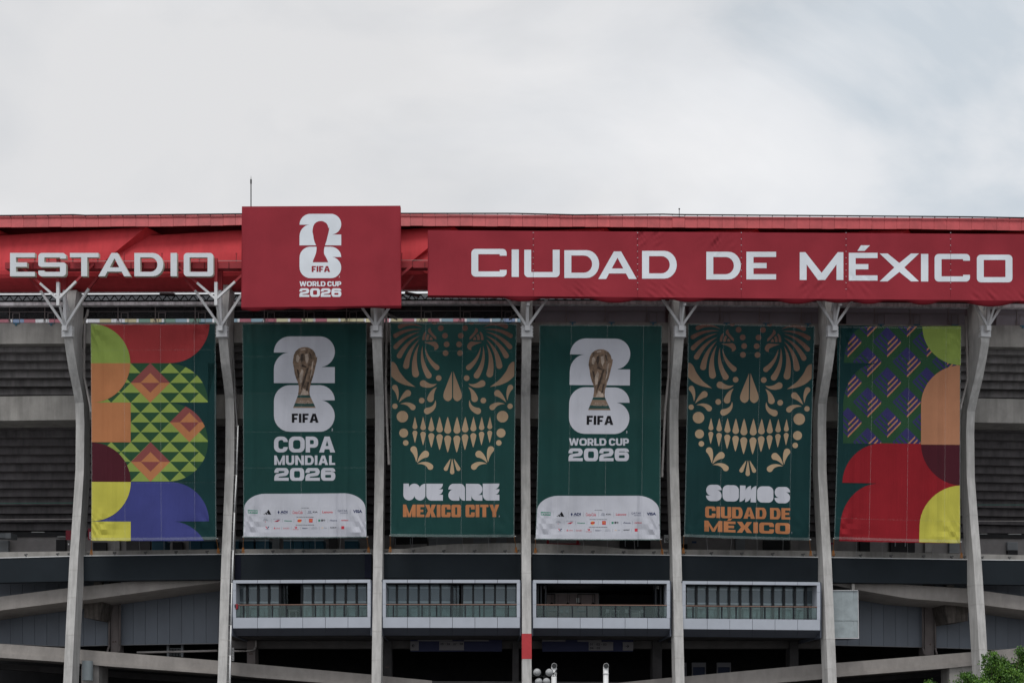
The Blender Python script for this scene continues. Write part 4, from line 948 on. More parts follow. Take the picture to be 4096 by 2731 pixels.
        A.poly('sponsor_mark', grn, 2, [(1108, 1178), (1134, 1178), (1134, 1204), (1108, 1204)]); F(M_black_p, '蒙牛', 1143, 1176, 1196, 1204, .02)
        F(navy, '√Rexona', 1250, 1180, 1345, 1200, .02); F(redp, 'verizon', 1392, 1180, 1485, 1198, .03)
        A.poly('sponsor_mark', navy, 2, [(466, 1290), (478, 1268), (494, 1268), (472, 1296)]); A.poly('sponsor_mark', redp, 2, [(441, 1268), (457, 1268), (470, 1290), (466, 1296)]); F(navy, 'Valvoline', 443, 1298, 493, 1306, .01)
        A.poly('sponsor_mark', redp, 2, [(558, 1272), (569, 1298), (547, 1298)]); F(redp, 'airbnb', 574, 1280, 627, 1297, 0); F(redp, 'DIAGEO', 666, 1280, 745, 1298, .0)
        A.poly('sponsor_mark', redp, 2, rpoly([(806, 1268), (842, 1268, 8), (842, 1290, 8), (818, 1290), (812, 1282), (832, 1280), (828, 1276), (812, 1276)])); F(redp, 'DOORDASH', 788, 1298, 862, 1307, .02)
        F(navy, 'Globant >', 905, 1279, 982, 1295, .02); F(gr, 'MARRIOTT', 1032, 1274, 1088, 1281, 0); F(gr, 'BONVOY', 1022, 1285, 1098, 1299, 0)
        A.poly('sponsor_mark', yel, 2, [(1140, 1292), (1160, 1275), (1178, 1292), (1160, 1282)]); F(gr, 'Qatar', 1183, 1276, 1220, 1291, 0)
        F(M_black_p, 'ROCK-IT', 1258, 1273, 1336, 1288, .05); A.poly('sponsor_mark', redp, 2, [(1397, 1263), (1434, 1263), (1434, 1300), (1397, 1300)])
        for ry, xs__ in (((1054, 1116), (377, 565, 754, 943, 1132, 1320, 1508)), ((1168, 1218), (516, 658, 801, 943, 1085, 1227, 1368)), ((1268, 1308), (527, 646, 766, 885, 1002, 1120, 1239, 1357))):
            for x in xs__: A.poly('sponsor_divider', gr, 2, [(x, ry[0]), (x+2.4, ry[0]), (x+2.4, ry[1]), (x, ry[1])])
        A.seams = [470] if which == 2 else [258, 552, 848]; A.hseams = [154, 326, 506, 674, 860] if which == 2 else []
    return d
def skull(A):
    k = 3.1355; B_ = tfq(BQ[3]); A.tf = lambda x, y_: B_(1500+x/k, 1250+y_/k)
    m = C_sand; cx = lambda y_: 978-11*(y_-130)/1900.0
    def both(name, pts):
        A.poly(name, m, 1, pts); A.poly(name, m, 1, [(2*cx(y_)-x, y_) for x, y_ in pts][::-1])
    for t in [(600, 190, 450, 108, 312, 178, 27), (585, 212, 400, 195, 252, 292, 28), (563, 243, 395, 275, 258, 430, 30), (563, 290, 410, 350, 303, 542, 33), (557, 337, 420, 460, 388, 668, 38),
              (557, 390, 465, 560, 508, 768, 43), (597, 412, 560, 620, 672, 788, 38), (625, 430, 650, 590, 775, 688, 33),
              (775, 890, 700, 940, 602, 888, 42), (775, 933, 712, 980, 694, 1078, 42), (757, 1095, 765, 1200, 652, 1232, 41),
              (280, 1103, 288, 1000, 245, 938, 35), (295, 1125, 350, 1045, 408, 1010, 42), (312, 1145, 410, 1122, 471, 1186, 36),
              (515, 1873, 520, 1780, 482, 1713, 41), (525, 1883, 570, 1800, 632, 1772, 45), (528, 1893, 640, 1865, 692, 1930, 38),
              (947, 1828, 925, 1880, 888, 1955, 26)]:
        both('skull_print', drop(*t))
    A.poly('skull_print', m, 1, drop(968, 1826, 968, 1900, 968, 1995, 28))
    both('skull_print', [(610, 372), (700, 366), (748, 362), (775, 378), (795, 410), (797, 436), (775, 462), (742, 471), (747, 448), (735, 425), (690, 400)])
    both('skull_print', [(592, 345), (594, 305), (608, 265), (632, 238), (645, 248), (628, 290), (623, 345)])
    both('skull_print', [(637, 345), (641, 300), (660, 266), (684, 285), (672, 315), (671, 345)])
    both('skull_print', [(684, 345), (686, 320), (702, 303), (724, 330), (722, 345)])
    both('skull_print', [(662, 238), (668, 206), (696, 190), (697, 216), (715, 250), (768, 308), (768, 340), (742, 325)])
    for x, y_, r in ((825, 195, 36), (878, 290, 36), (898, 398, 36), (885, 507, 36), (798, 820, 36), (584, 1101, 36), (246, 1173, 34), (340, 1303, 73), (356, 1508, 57), (382, 1631, 35)): both('skull_print', ellipse(x, y_, r))
    both('skull_print', ellipse(745, 122, 35, 32, 10, 0, 180))
    both('skull_print', rpoly([(199, 617, 0), (225, 617), (262, 645, 30), (300, 735, 30), (380, 840, 40), (505, 932, 0), (370, 908, 40), (265, 860, 40), (199, 795, 0)]))
    both('skull_print', rpoly([(966, 735), (966, 1109, 60), (852, 1109, 70), (858, 1010, 30)]))
    for x, r, b1, t1, b2 in ((498, 31, 1460, 1476, 1632), (601, 34, 1472, 1489, 1661), (705, 38, 1487, 1507, 1690), (809, 41, 1500, 1520, 1721), (912, 44, 1515, 1537, 1752)):
        both('skull_print', drop(x, 1304, x, 1380, x, b1-r, r)); both('skull_print', drop(x, b2, x, b2-70, x, t1+r, r))
    A.seams = [280, 570, 835]; A.hseams = [130]
def draw3(A):
    skull(A); k = 3.1355; B_ = tfq(BQ[3]); A.tf = lambda x, y_: B_(1500+x/k, 1700+y_/k)
    Wp = [(355, 730), (423, 730), (425, 782)]+arcq((430, 730), (425, 782), (490, 730))+arcq((555, 730), (492, 730), (560, 782))+arcq((565, 735), (560, 782), (630, 730))+[(630, 870)]+arcq((630, 940), (630, 870), (565, 940))+arcq((495, 940), (563, 940), (492, 880))+arcq((488, 940), (492, 880), (425, 940))+arcq((353, 940), (423, 940), (353, 870))
    def Ep(x): return [(x, 730), (x+209, 730)]+arcq((x+209, 795), (x+209, 732), (x+152, 799))+[(x+209, 800)]+arcq((x+209, 865), (x+209, 802), (x+152, 868))+[(x+209, 869), (x+209, 941), (x+65, 941)]+arcq((x, 941), (x+63, 941), (x, 870))
    Ap = [(920, 801)]+arcq((922, 730), (920, 799), (985, 730))+[(1070, 730)]+arcq((1129, 732), (1072, 730), (1129, 800))+[(1129, 941), (1115, 941)]+arcq((1062, 935), (1113, 941), (1060, 878))+[(1058, 941), (985, 941)]+arcq((920, 940), (983, 941), (920, 875))+arcq((922, 805), (920, 873), (978, 802))
    Rp = [(1141, 730), (1290, 732)]+arcq((1348, 735), (1292, 732), (1348, 800))+arcq((1348, 868), (1348, 802), (1290, 870))+[(1348, 872), (1348, 942), (1280, 942)]+arcq((1212, 940), (1278, 942), (1210, 880))+[(1208, 941), (1141, 941)]
    A.poly('lettering', C_white, 1, Wp, Ep(642), Ap, Rp, Ep(1353))
    A.poly('lettering', C_orange, 1, *lay_text('MEXICO CITY', F_COND, 350, 992, 1560, 1148, gap=.07, space=.30))
    A.font('lettering', C_white, 1, 'TM', 1555, 1130, 1564, 1152, .02, rot=1)
def draw5(A):
    skull(A); k = 3.92; B_ = tfq(BQ[5]); A.tf = lambda x, y_: B_(2650+x/k, 1930+y_/k+0)
    def Sp(x, y_): return [(x+245, y_+85), (x+180, y_+84)]+arcq((x+245, y_+100), (x+180, y_+84), (x+245, y_+170))+arcq((x+245, y_+256), (x+245, y_+172), (x+160, y_+256))+[(x+80, y_+256)]+arcq((x, y_+252), (x+78, y_+256), (x, y_+170))+[(x+70, y_+170)]+arcq((x+3, y_+160), (x+68, y_+168), (x+3, y_+85))+arcq((x+3, y_), (x+3, y_+83), (x+80, y_))+[(x+165, y_)]+arcq((x+245, y_+2), (x+167, y_), (x+245, y_+83))
    def Op(x, y_): return rpoly([(x, y_, 80), (x+257, y_+4, 80), (x+257, y_+258, 80), (x, y_+254, 80)])
    Mp = [(1214, 38), (1302, 40), (1302, 120)]+arcq((1315, 50), (1302, 118), (1387, 44))+[(1387, 115)]+arcq((1400, 55), (1387, 117), (1473, 47))+[(1465, 304), (1380, 300), (1384, 222)]+arcq((1372, 290), (1384, 224), (1295, 298))+[(1298, 222)]+arcq((1288, 285), (1298, 224), (1208, 294))
    A.poly('lettering', C_white, 1, Sp(680, 28), Op(940, 32), Mp, Op(1484, 50), Sp(1757, 62))
    F2 = dict(F_COND); F2['w'] = dict(F_COND['w']); F2['sx'] = .33; F2['w'].update({'*': .88, 'A': 1.02, 'C': .92, 'U': .92, 'D': .94, 'E': .78}); F2['r'] = .2
    A.poly('lettering', C_orange, 1, *lay_text('CIUDAD DE', F2, 668, 366, 2004, 543, gap=.07, space=.26, dy=30))
    A.poly('lettering', C_orange, 1, *lay_text('MÉXICO', F_WIDE, 656, 588, 2000, 758, gap=.12, dy=42))
    A.font('lettering', C_white, 1, 'TM', 2024, 770, 2033, 796, .02, rot=1)
def draw6(A):
    k = 1.6507; B_ = tfq(A.Q); A.tf = lambda x, y_: B_(3280+x/k, 1250+y_/k)
    A.poly('print', C_fgreen, 1, [(150, 92), (925, 92), (925, 868), (150, 862)])
    dv_ = mat('dummy', (0, 0, 0)) if False else None
    for i in range(-1, 7):
        for j in range(-1, 7):
            if (i+j) % 2: continue
            ox, oy = 225+131*i, 215+132.5*j; cx_, cy_ = ox-44, oy-36; h = 96
            if cx_+h < 150 or cy_-h > 862 or cx_ > 930: continue
            cl = lambda pts: [(min(926, max(150, x)), min(866, max(92, y_))) for x, y_ in pts]
            def put(m, ly, pts):
                # clip against the field
                poly = pts
                for ax, lim, sg in ((0, 150, 1), (0, 926, -1), (1, 92, 1), (1, 864, -1)):
                    out = []
                    for a, b in zip(poly, poly[1:]+poly[:1]):
                        ia = (a[ax]-lim)*sg >= 0; ib = (b[ax]-lim)*sg >= 0
                        if ia: out.append(a)
                        if ia != ib:
                            t = (lim-a[ax])/(b[ax]-a[ax]); out.append((a[0]+(b[0]-a[0])*t, a[1]+(b[1]-a[1])*t))
                    poly = out
                    if len(poly) < 3: return
                A.poly('print', m, ly, poly)
            put(C_indigo, 2, [(cx_-h, cy_+12), (cx_, cy_-h+12), (cx_+h, cy_+12), (cx_, cy_+h+12)])
            for s_ in range(3):      # green hatching down to the right
                x1, y1 = cx_-84+s_*20, cy_+10-s_*20; put(C_fgreen, 3, [(x1, y1), (x1+8, y1-8), (x1+84, y1+68), (x1+80, y1+80)])
            for (xa, ya, xb, yb_) in ((-40, -14, 10, -64), (-44, 26, 26, -44), (-44, 66, 46, -26)):
                put(C_peach, 4, [(ox+xa, oy+ya), (ox+xb, oy+yb_), (ox+xb, oy+yb_+13), (ox+xa, oy+ya+14)])
    # ground colour corners on the left
    A.poly('print', C_dteal, 5, [(112, 86), (415, 86)]+arcq((162, 100), (300, 92), (155, 332), n=10)+[(112, 332)])
    A.poly('print', C_dteal, 5, [(112, 331), (385, 334)]+arcq((160, 345), (352, 340), (150, 600), n=10)+[(112, 600)])
    A.poly('print', C_crim, 5, [(925, 868)]+[(405, 861)]+arcq((150, 868), (400, 861), (145, 1122), n=10)+[(368, 1125)]+arcq((150, 1140), (368, 1127), (134, 1390), n=10)+[(126, 1506), (925, 1520)])
    A.poly('print', C_lime, 6, [(930, 90)]+[(930, 347)]+ellipse(930, 92, 255, n=14, a0=90, a1=180))
    A.poly('print', C_peach, 6, [(925, 348)]+[(925, 873), (667, 870), (667, 605)]+arcq((672, 352), (667, 605), (925, 348), n=12)[1:-1])
    A.poly('print', C_maroon, 6, [(925, 872), (925, 1140)]+arcq((672, 1125), (925, 1140), (667, 870), n=12)[1:])
    A.poly('print', C_yellow, 6, [(925, 1140), (925, 1520), (654, 1512), (657, 1400)]+arcq((665, 1150), (657, 1400), (925, 1140), n=12)[1:-1])
    A.seams = [273, 572, 872]; A.hseams = [145, 900]

H_t = H_m = veil('hem_veil', (.8, .85, .85), .10)
banner(1, C_dteal, 'banner with lime and green triangles, orange diamonds, yellow and violet shapes', draw1, H_t)
banner(2, C_teal, 'green banner reading COPA MUNDIAL 2026 with a trophy and sponsor marks', draw2(2), H_t)
banner(3, C_teal, 'green skull banner reading WE ARE MEXICO CITY', draw3, H_t)
banner(4, C_teal, 'green banner reading WORLD CUP 2026 with a trophy and sponsor marks', draw2(4), H_t)
banner(5, C_dteal, 'dark green skull banner reading SOMOS CIUDAD DE MÉXICO', draw5, H_t)
banner(6, C_dteal, 'banner with purple and green weave pattern, orange, crimson and yellow shapes', draw6, H_t)

# ---------------------------------------------------------------- the red fabric signs on the roof edge
def sign(Q, wv_, depth, label, draw, nu, nv, sagf, wr, tuck):
    rnd = random.Random(5)
    def surf(a, b, off):
        u, v = a/1000, b/1000; x, y_ = bil(Q, u, v)
        return P(x, y_+sagf(u)*0, wv_+wr(u, v)+off)
    root = empty('fabric_sign', P((Q[0][0]+Q[1][0])/2, Q[2][1], wv_), label, 'sign')
    surf, vs, fs = gridded(surf, nu, nv)
    build('front_fabric', MB().add(vs, fs), C_sign, root, smooth=True)
    # wrapped sides and the sagging underside
    mb = MB(); nb = 8
    vs = []
    for a in range(nu+1):
        u = a/nu; f_ = surf(1000*u, 1000, 0)
        for b in range(nb+1):
            t = b/nb; p = push(f_, -depth*t); p.z += tuck*t; p.z -= sagf(u)/48*math.sin(math.pi*min(1, t*1.15))**.8; vs.append(p)
    mb.add(vs, [(a*(nb+1)+b, (a+1)*(nb+1)+b, (a+1)*(nb+1)+b+1, a*(nb+1)+b+1) for a in range(nu) for b in range(nb)])
    build('underside_fabric', mb, C_sunder, root, smooth=True)
    for u in (0, 1):
        a, b = surf(1000*u, 0, 0), surf(1000*u, 1000, 0)
        build('side_fabric', MB().hexa([a, a+Vector((.02, 0, 0)), b+Vector((.02, 0, 0)), b]+[push(q_, -depth) for q_ in (a, a+Vector((.02, 0, 0)), b+Vector((.02, 0, 0)), b)]), C_sunder, root)
    mb = MB()
    for a in range(nu):
        p, q_ = surf(1000*a/nu, 0, 0), surf(1000*(a+1)/nu, 0, 0); mb.add([p, q_, push(q_, -depth), push(p, -depth)], [(0, 1, 2, 3)])
    build('top_fabric', mb, C_sunder, root)
    A = Art(surf, [1000*a/nu for a in range(1, nu)], [1000*b/nv for b in range(1, nv)]); A.cell = (1000/nu, 1000/nv); A.Q = Q; draw(A); A.finish(root, .008)
    return root
def sag1(u): return 3+6*math.sin(u*19)**2*(1-u)+5*math.sin(u*7+1)**2
def wr1(u, v):
    e = .02*math.sin(u*90+v*6)*max(0, abs(u-.5)-.42)*12+.03*math.sin(u*120-v*30)*max(0, v-.85)*5*math.exp(-((u-.92)/.06)**2)
    return e-.05*math.sin(math.pi*v)
def drawbox(A):
    k = 2.2969; B_ = tfq(A.Q); A.tf = lambda x, y_: B_(900+x/k, 700+y_/k)
    s_ = emblem(A, 685, 358, 1068, 948, C_swhite)
    A.poly('trophy_shape', C_sign, 2, TROPHY)
    A.poly('lettering', C_sign, 2, *lay_text('FIFA', F_FIFA, 797, 837, 966, 891, gap=.1))
    A.poly('lettering', C_swhite, 1, *lay_text('WORLD CUP', F_HUM, 685, 977, 1068, 1023, gap=.07, space=.26), *lay_text('2026', F_NUM, 684, 1041, 1069, 1120, gap=.12))
    A.font('lettering', C_swhite, 1, 'TM', 1047, 927, 1055, 944, .02, rot=1)
BX = [(967.5, 826), (1600.5, 823), (1603, 1222), (964.5, 1229)]
sign(BX, 3.0, .55, 'red square fabric sign with white 26 emblem and WORLD CUP 2026 lettering', drawbox, 60, 40, sag1, wr1, .0)
LQ = [(1711, 921), (4230, 938), (4230, 1204), (1711, 1181)]
def sagl(u):
    x = 1711+u*2519; s = 3
    for c, w__, h in ((2090, 75, 14), (2460, 95, 16), (2600, 60, 8), (2760, 70, 10), (3190, 80, 14), (3360, 60, 8), (3480, 60, 12), (3700, 65, 13), (3970, 100, 18), (4150, 70, 12)):
        s += h*max(0, 1-((x-c)/w__)**2)
    return s
folds = [(2330, 1175, 60, 1.0, .9), (2660, 1170, 70, 1.0, .9), (2590, 950, 60, 1.1, -.9), (2870, 970, 50, 1.2, -.7), (3250, 1140, 50, 1.3, -.7), (3430, 1120, 60, 1.3, .6), (3950, 1180, 60, 1.0, .8), (4080, 1185, 50, 1, .8), (3480, 980, 30, .8, .3)]
def wrl(u, v):
    x = 1711+u*2519; y_ = 930+v*255; e = -.06*math.sin(math.pi*v)
    for c, yc, w__, am_, sl in folds:
        d_ = (x-c); dy_ = y_-yc
        e += (.035 if 990 < y_ < 1125 else .08)*am_*math.exp(-(d_/w__)**2-(dy_/42)**2)*(math.sin((d_-dy_*sl*1.4)/5.2+.8*math.sin(d_/17))*.6+.5*math.sin((d_-dy_*sl*.9)/8.3+c))*(.55+.45*math.sin(d_/11+c*3))
    for sx_ in (2133, 2550, 2965, 3384, 3802): e -= .035*math.exp(-((x-sx_)/5)**2)
    return e+.012*math.sin(u*160+v*3)*.6+.02*math.sin(u*47-v*4)
def drawlong(A):
    B_ = tfq(A.Q); A.tf = lambda x, y_: B_(x, y_); k = 2.2969
    for ch, ox, x0, x1, y0, y1 in (('C', 1700, 426, 750, 404, 659), ('I', 1700, 796, 862, 409, 661), ('U', 1700, 912, 1237, 412, 664), ('D', 1700, 1280, 1600, 416, 671), ('A', 1700, 1592, 1945, 427, 680), ('D', 1700, 1994, 2313, 422, 677),
                              ('D', 2500, 747, 1064, 430, 685), ('E', 2500, 1115, 1388, 430, 684), ('M', 2500, 1605, 2006, 434, 689), ('É', 3072, 742, 1006, 440, 695), ('X', 3072, 1025, 1387, 446, 702), ('I', 3072, 1405, 1472, 450, 703),
                              ('C', 3072, 1530, 1855, 450, 704), ('O', 3072, 1918, 2245, 457, 711)):
        A.poly('letter', C_swhite, 1, *lay_text(ch, F_EURO, ox+x0/k, 820+y0/k, ox+x1/k, 820+y1/k))
    for sx_ in (2133, 2550, 2965, 3384, 3802):
        for j in range(10): yy = 930+j*25; A.poly('lacing', C_swhite, 2, [(sx_-2, yy), (sx_+2, yy+.5), (sx_+2, yy+2), (sx_-2, yy+1.5)])
        A.poly('lacing', mat('lacing_shadow', (.15, .012, .02), .9), 1.5, [(sx_-.5, 925), (sx_+.5, 925), (sx_+.5, 1190), (sx_-.5, 1190)])
sign(LQ, 2.6, .8, 'long red fabric sign reading CIUDAD DE MÉXICO along the roof edge', drawlong, 250, 44, sagl, wrl, .05)
# ---------------------------------------------------------------- the solid letters ESTADIO
let = empty('letter_sign', P(560, 1106, 2.0), 'seven silver three-dimensional letters spelling ESTADIO on the red walkway beam', 'sign')
for ch, x0, x1 in (('E', 92, 320), ('S', 352, 606), ('T', 642, 905), ('A', 903, 1200), ('D', 1234, 1500), ('I', 1567, 1625), ('O', 1688, 1960)):
    k = 2.2969
    for piece in lay_text(ch, F_EURO, x0/k, 700+716/k, x1/k, 700+930/k):
        mb = MB(); flat = [p for r in piece for p in r]; n = len(flat)
        tris = tessellate_polygon([[Vector((p[0], p[1], 0)) for p in r] for r in piece])
        F_ = [P(p[0], p[1], 2.35) for p in flat]; Bk = [push(p, -.38) for p in F_]
        def orient(t):
            nrm = (F_[t[1]]-F_[t[0]]).cross(F_[t[2]]-F_[t[0]]); return t if nrm.y < 0 else t[::-1]
        T_ = [orient(t) for t in tris]
        mb.add(F_+Bk, T_, 0); mb.f += [[i+n for i in t][::-1] for t in T_]; mb.m += [1]*len(T_)
        o = 0
        for r in piece:
            for i in range(len(r)): a = o+i; b = o+(i+1) % len(r); mb.f.append([a, b, b+n, a+n]); mb.m.append(1)
            o += len(r)
        build('letter', mb, [M_letter, M_lside], let)
# ---------------------------------------------------------------- glazed balcony boxes
def balcony(bx, x1, dyl, dyr, open_slots, room):
    x0 = bx
    dy = lambda x: dyl+(dyr-dyl)*(x-x0)/(x1-x0)
    r = lambda mb, a, ya, b, yb_, wf, wb, mi=0: mb.q((a, ya+dy(a)), (b, ya+dy(b)), (b, yb_+dy(b)), (a, yb_+dy(a)), wf, wb, mi)
    fr = MB(); r(fr, x0-2, 2316.5, x1+2, 2318, -.9, -2.6); fr2 = sp('balcony_box', fr, M_frame)
    Wf = -.75; n = 6; cuts = [x0]+[x0+99+ (x1-x0-99)/5*i for i in range(6)]
    for a, b in zip(cuts, cuts[1:]):
        build('top_panel', r(MB(), a+.8, 2318, b-.8, 2330.5, Wf, Wf-.2), M_alu, fr2)
        build('sill_panel', r(MB(), a+.8, 2468, b-.8, 2510, Wf, Wf-.2), M_alu, fr2)
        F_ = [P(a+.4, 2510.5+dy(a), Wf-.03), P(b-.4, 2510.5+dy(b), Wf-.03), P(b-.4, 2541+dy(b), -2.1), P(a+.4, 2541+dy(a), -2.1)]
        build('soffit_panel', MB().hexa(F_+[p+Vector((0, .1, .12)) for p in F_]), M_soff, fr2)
    for a, b in ((x0, x0+12.5), (x1-12.5, x1)):
        for ya, yb_ in ((2331, 2358), (2358.8, 2415), (2415.8, 2467.5)): build('jamb_panel', r(MB(), a, ya, b, yb_, Wf, Wf-.2), M_alu, fr2)
    e0, e1 = x0-5, x1+5
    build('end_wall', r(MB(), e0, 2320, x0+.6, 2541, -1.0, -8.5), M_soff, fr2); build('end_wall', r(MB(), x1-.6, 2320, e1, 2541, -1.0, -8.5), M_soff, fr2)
    xi0, xi1 = x0+12.8, x1-12.8
    build('reveal', r(MB(), xi0-1, 2331, xi0, 2467, Wf-.05, -2.1), M_alu, fr2); build('reveal', r(MB(), xi1, 2331, xi1+1, 2467, Wf-.05, -2.1), M_alu, fr2)
    build('lintel', r(MB(), xi0, 2329.5, xi1, 2330.3, Wf-.21, -8.5), M_frame, fr2)
    build('window_head', r(MB(), xi0, 2331, xi1, 2338, -2.0, -2.2), M_frame, fr2)
    build('floor_deck', r(MB(), x0, 2467.8, x1, 2469, Wf-.21, -8.5), M_void, fr2)
    build('room_wall', r(MB(), x0-4, 2322, x1+4, 2475, -8.5, -8.8), M_dark, fr2)
    ns = 12; pw = (xi1-xi0)/ns
    for i in range(ns+1):
        x = xi0+pw*i
        if 0 < i < ns and (i-1 in open_slots and i in open_slots): continue
        build('mullion', r(MB(), x-4.2, 2338, x+4.2, 2470, -1.85, -2.07), M_frame, fr2)
    for i in range(ns):
        a, b = xi0+pw*i+4.2, xi0+pw*(i+1)-4.2
        if i in open_slots: continue
        build('window_pane', r(MB(), a, 2338.2, b, 2469.5, -2.08, -2.1), M_glass, fr2)
        build('valance_blind', r(MB(), a, 2339, b, 2353, -2.5, -2.53), M_blindw, fr2)
        build('roller_blind', r(MB(), a, 2353.2, b, 2404, -2.56, -2.58), M_blind, fr2)
        build('blind_bar', r(MB(), a, 2404.2, b, 2411, -2.5, -2.56), M_blindw, fr2)
        build('inner_curtain', r(MB(), a, 2411.3, b, 2470, -3.6, -3.62), mat('sage_curtain', (.40, .46, .45), .9, .25, ns=1.5), fr2)
    if open_slots and not room:        # folded leaf standing in the opening
        i = sorted(open_slots)[0]; x = xi0+pw*i+4
        for j in range(2):
            build('folded_leaf', r(MB(), x+j*14, 2338, x+3+j*14, 2470, -1.9, -2.9), M_frame, fr2)
            build('window_pane', r(MB(), x+3.2+j*14, 2342, x+13.5+j*14, 2468, -2.4, -2.42), M_glass, fr2)
            build('valance_blind', r(MB(), x+3.2+j*14, 2342, x+13+j*14, 2353, -2.5, -2.52), M_blindw, fr2)
    if room:
        for x in (xi0+8, xi0+20, xi0+38, xi1-12, xi1-24, xi1-44): build('folded_leaf', r(MB(), x-3, 2336, x+3, 2469, -1.9, -2.8), M_frame, fr2)
        for x, w__ in ((xi0+30, 9), (xi1-52, 24)): build('valance_blind', r(MB(), x, 2339, x+w__, 2352, -2.5, -2.6), M_blindw, fr2)
        pp = mat('rose_partition', (.30, .25, .25), .8, .1)
        for j in range(5): 
            a = 2187+j*46; build('partition_panel', r(MB(), a, 2371, min(a+44.8, 2394), 2468, -6.5, -6.6), pp, fr2)
        build('partition_frame', r(MB(), 2187, 2369, 2396, 2371, -6.4, -6.7), M_shut, fr2); build('partition_frame', r(MB(), 2394, 2371, 2396, 2468, -6.4, -6.7), M_shut, fr2)
        for a in (2305,): build('notice', r(MB(), a, 2389, a+12, 2408, -6.3, -6.35), M_blindw, fr2)
        for a, b in ((2310, 2378), (2175, 2218)):
            o = MB(); r(o, a, 2374, a+3, 2430, -6.2, -6.3); r(o, b, 2374, b+3, 2430, -6.2, -6.3); r(o, a, 2373, b+3, 2376, -6.2, -6.3); build('lamp_track', o, M_frame, fr2)
        for a in (2207, 2271, 2320, 2372):
            o = MB(); p = P(a, 2408, -5); o.bar(P(a, 2345, -5), p, .012, 4); o.bar(p, P(a, 2418, -5), .05, 8, .22); build('pendant_lamp', o, M_frame, fr2)
        for a in (2190, 2310, 2440, 2520):
            o = MB(); r(o, a, 2438, a+38, 2441, -4.6, -5.6); r(o, a+2, 2441, a+4, 2469, -4.6, -4.7); r(o, a+34, 2441, a+36, 2469, -4.6, -4.7); build('table', o, M_blind, fr2)
        for a in (2240, 2262, 2424, 2500, 2562):
            o = MB(); r(o, a, 2446, a+13, 2448, -4.0, -4.5); r(o, a, 2434, a+13, 2446, -4.45, -4.5)
            for q_ in (0, 12): r(o, a+q_, 2448, a+q_+1.2, 2469, -4.0, -4.06)
            build('chair', o, M_shut, fr2)
        build('shelf_unit', r(MB(), 2530, 2440, 2562, 2469, -6, -6.5), M_blindw, fr2)
    else:
        for a in (xi0+70, xi0+210, xi0+340, xi0+430): # furniture silhouettes behind the glass
            o = MB(); r(o, a, 2440, a+34, 2442, -4.2, -5); r(o, a+3, 2442, a+5, 2469, -4.3, -4.4); r(o, a+29, 2442, a+31, 2469, -4.3, -4.4); build('table', o, M_blindw, fr2)
            o = MB(); r(o, a+40, 2436, a+50, 2456, -4.3, -4.5); build('chair', o, M_dark, fr2)
    build('handrail', r(MB(), xi0, 2415.6, xi1, 2418, Wf-.05, Wf-.17), M_copper, fr2)
    build('rail_channel', r(MB(), xi0, 2418.2, xi1, 2421, Wf-.08, Wf-.14), M_frame, fr2)
    build('bottom_channel', r(MB(), xi0, 2463, xi1, 2464.3, Wf-.08, Wf-.12), M_frame, fr2)
    x = xi0+30; last = xi0
    while x < xi1:
        build('baluster', r(MB(), x-2.4, 2420, x+2.4, 2468, Wf-.03, Wf-.18), M_frame, fr2)
        build('balustrade_glass', r(MB(), last+2.5, 2421.2, x-2.6, 2466, Wf-.10, Wf-.12), M_bglass, fr2); last = x; x += 57.5
    build('balustrade_glass', r(MB(), last+2.5, 2421.2, xi1-.5, 2466, Wf-.10, Wf-.12), M_bglass, fr2)
    return fr2
balcony(931, 1482.5, 1, -1.5, {4, 5}, False)
balcony(1530.5, 2080, -1, -.5, {6}, False)
balcony(2132, 2680, 0, 2.5, set(range(12)), True)
balcony(2730, 3281, 4, 9, set(), False)
tow = empty('towel', P(947, 2438, -.7), 'red and dark cloth draped over the left end of the copper handrail', 'towel')
build('cloth_fold', MB().q((940, 2415), (950, 2414), (951, 2432), (943, 2436), -.68, -.9), mat('towel_red', (.30, .03, .04), .9), tow); build('cloth_fold', MB().q((938, 2418), (943, 2417), (945, 2431), (938, 2428), -.66, -.92), mat('towel_dark', (.04, .04, .05), .9), tow)
# ---------------------------------------------------------------- metal cabin between the ribs on the right
cab = empty('metal_cabin', P(3380, 2552, -2), 'grey galvanised metal cabin with riveted panels beside the sixth rib', 'cabin')
cb = lambda x, v: v+(x-3325)*.01
for a, b in ((3329, 3367), (3368, 3414), (3415, 3431)):
    for ya, yb_ in ((2361, 2481), (2482.5, 2548)): build('panel', MB().q((a, ya), (b, ya+.5), (b+ (2.5 if yb_ > 2500 else 1.5), yb_), (a, yb_), -2.2, -2.35), M_galv, cab)
build('cabin_body', MB().q((3300, 2360), (3431, 2361), (3434, 2549), (3300, 2548), -2.36, -4.6), M_soff, cab)
build('edge_trim', MB().r(3326, 2358.5, 3432, 2360.8, -2.1, -2.4).r(3326, 2549, 3436, 2552, -2.1, -2.4).q((3431.5, 2360.8), (3433, 2360.8), (3436, 2549), (3434, 2549), -2.15, -2.4), M_white, cab)
build('bracket', MB().r(3408, 2334, 3419, 2358, -2.6, -3), M_mid, cab)
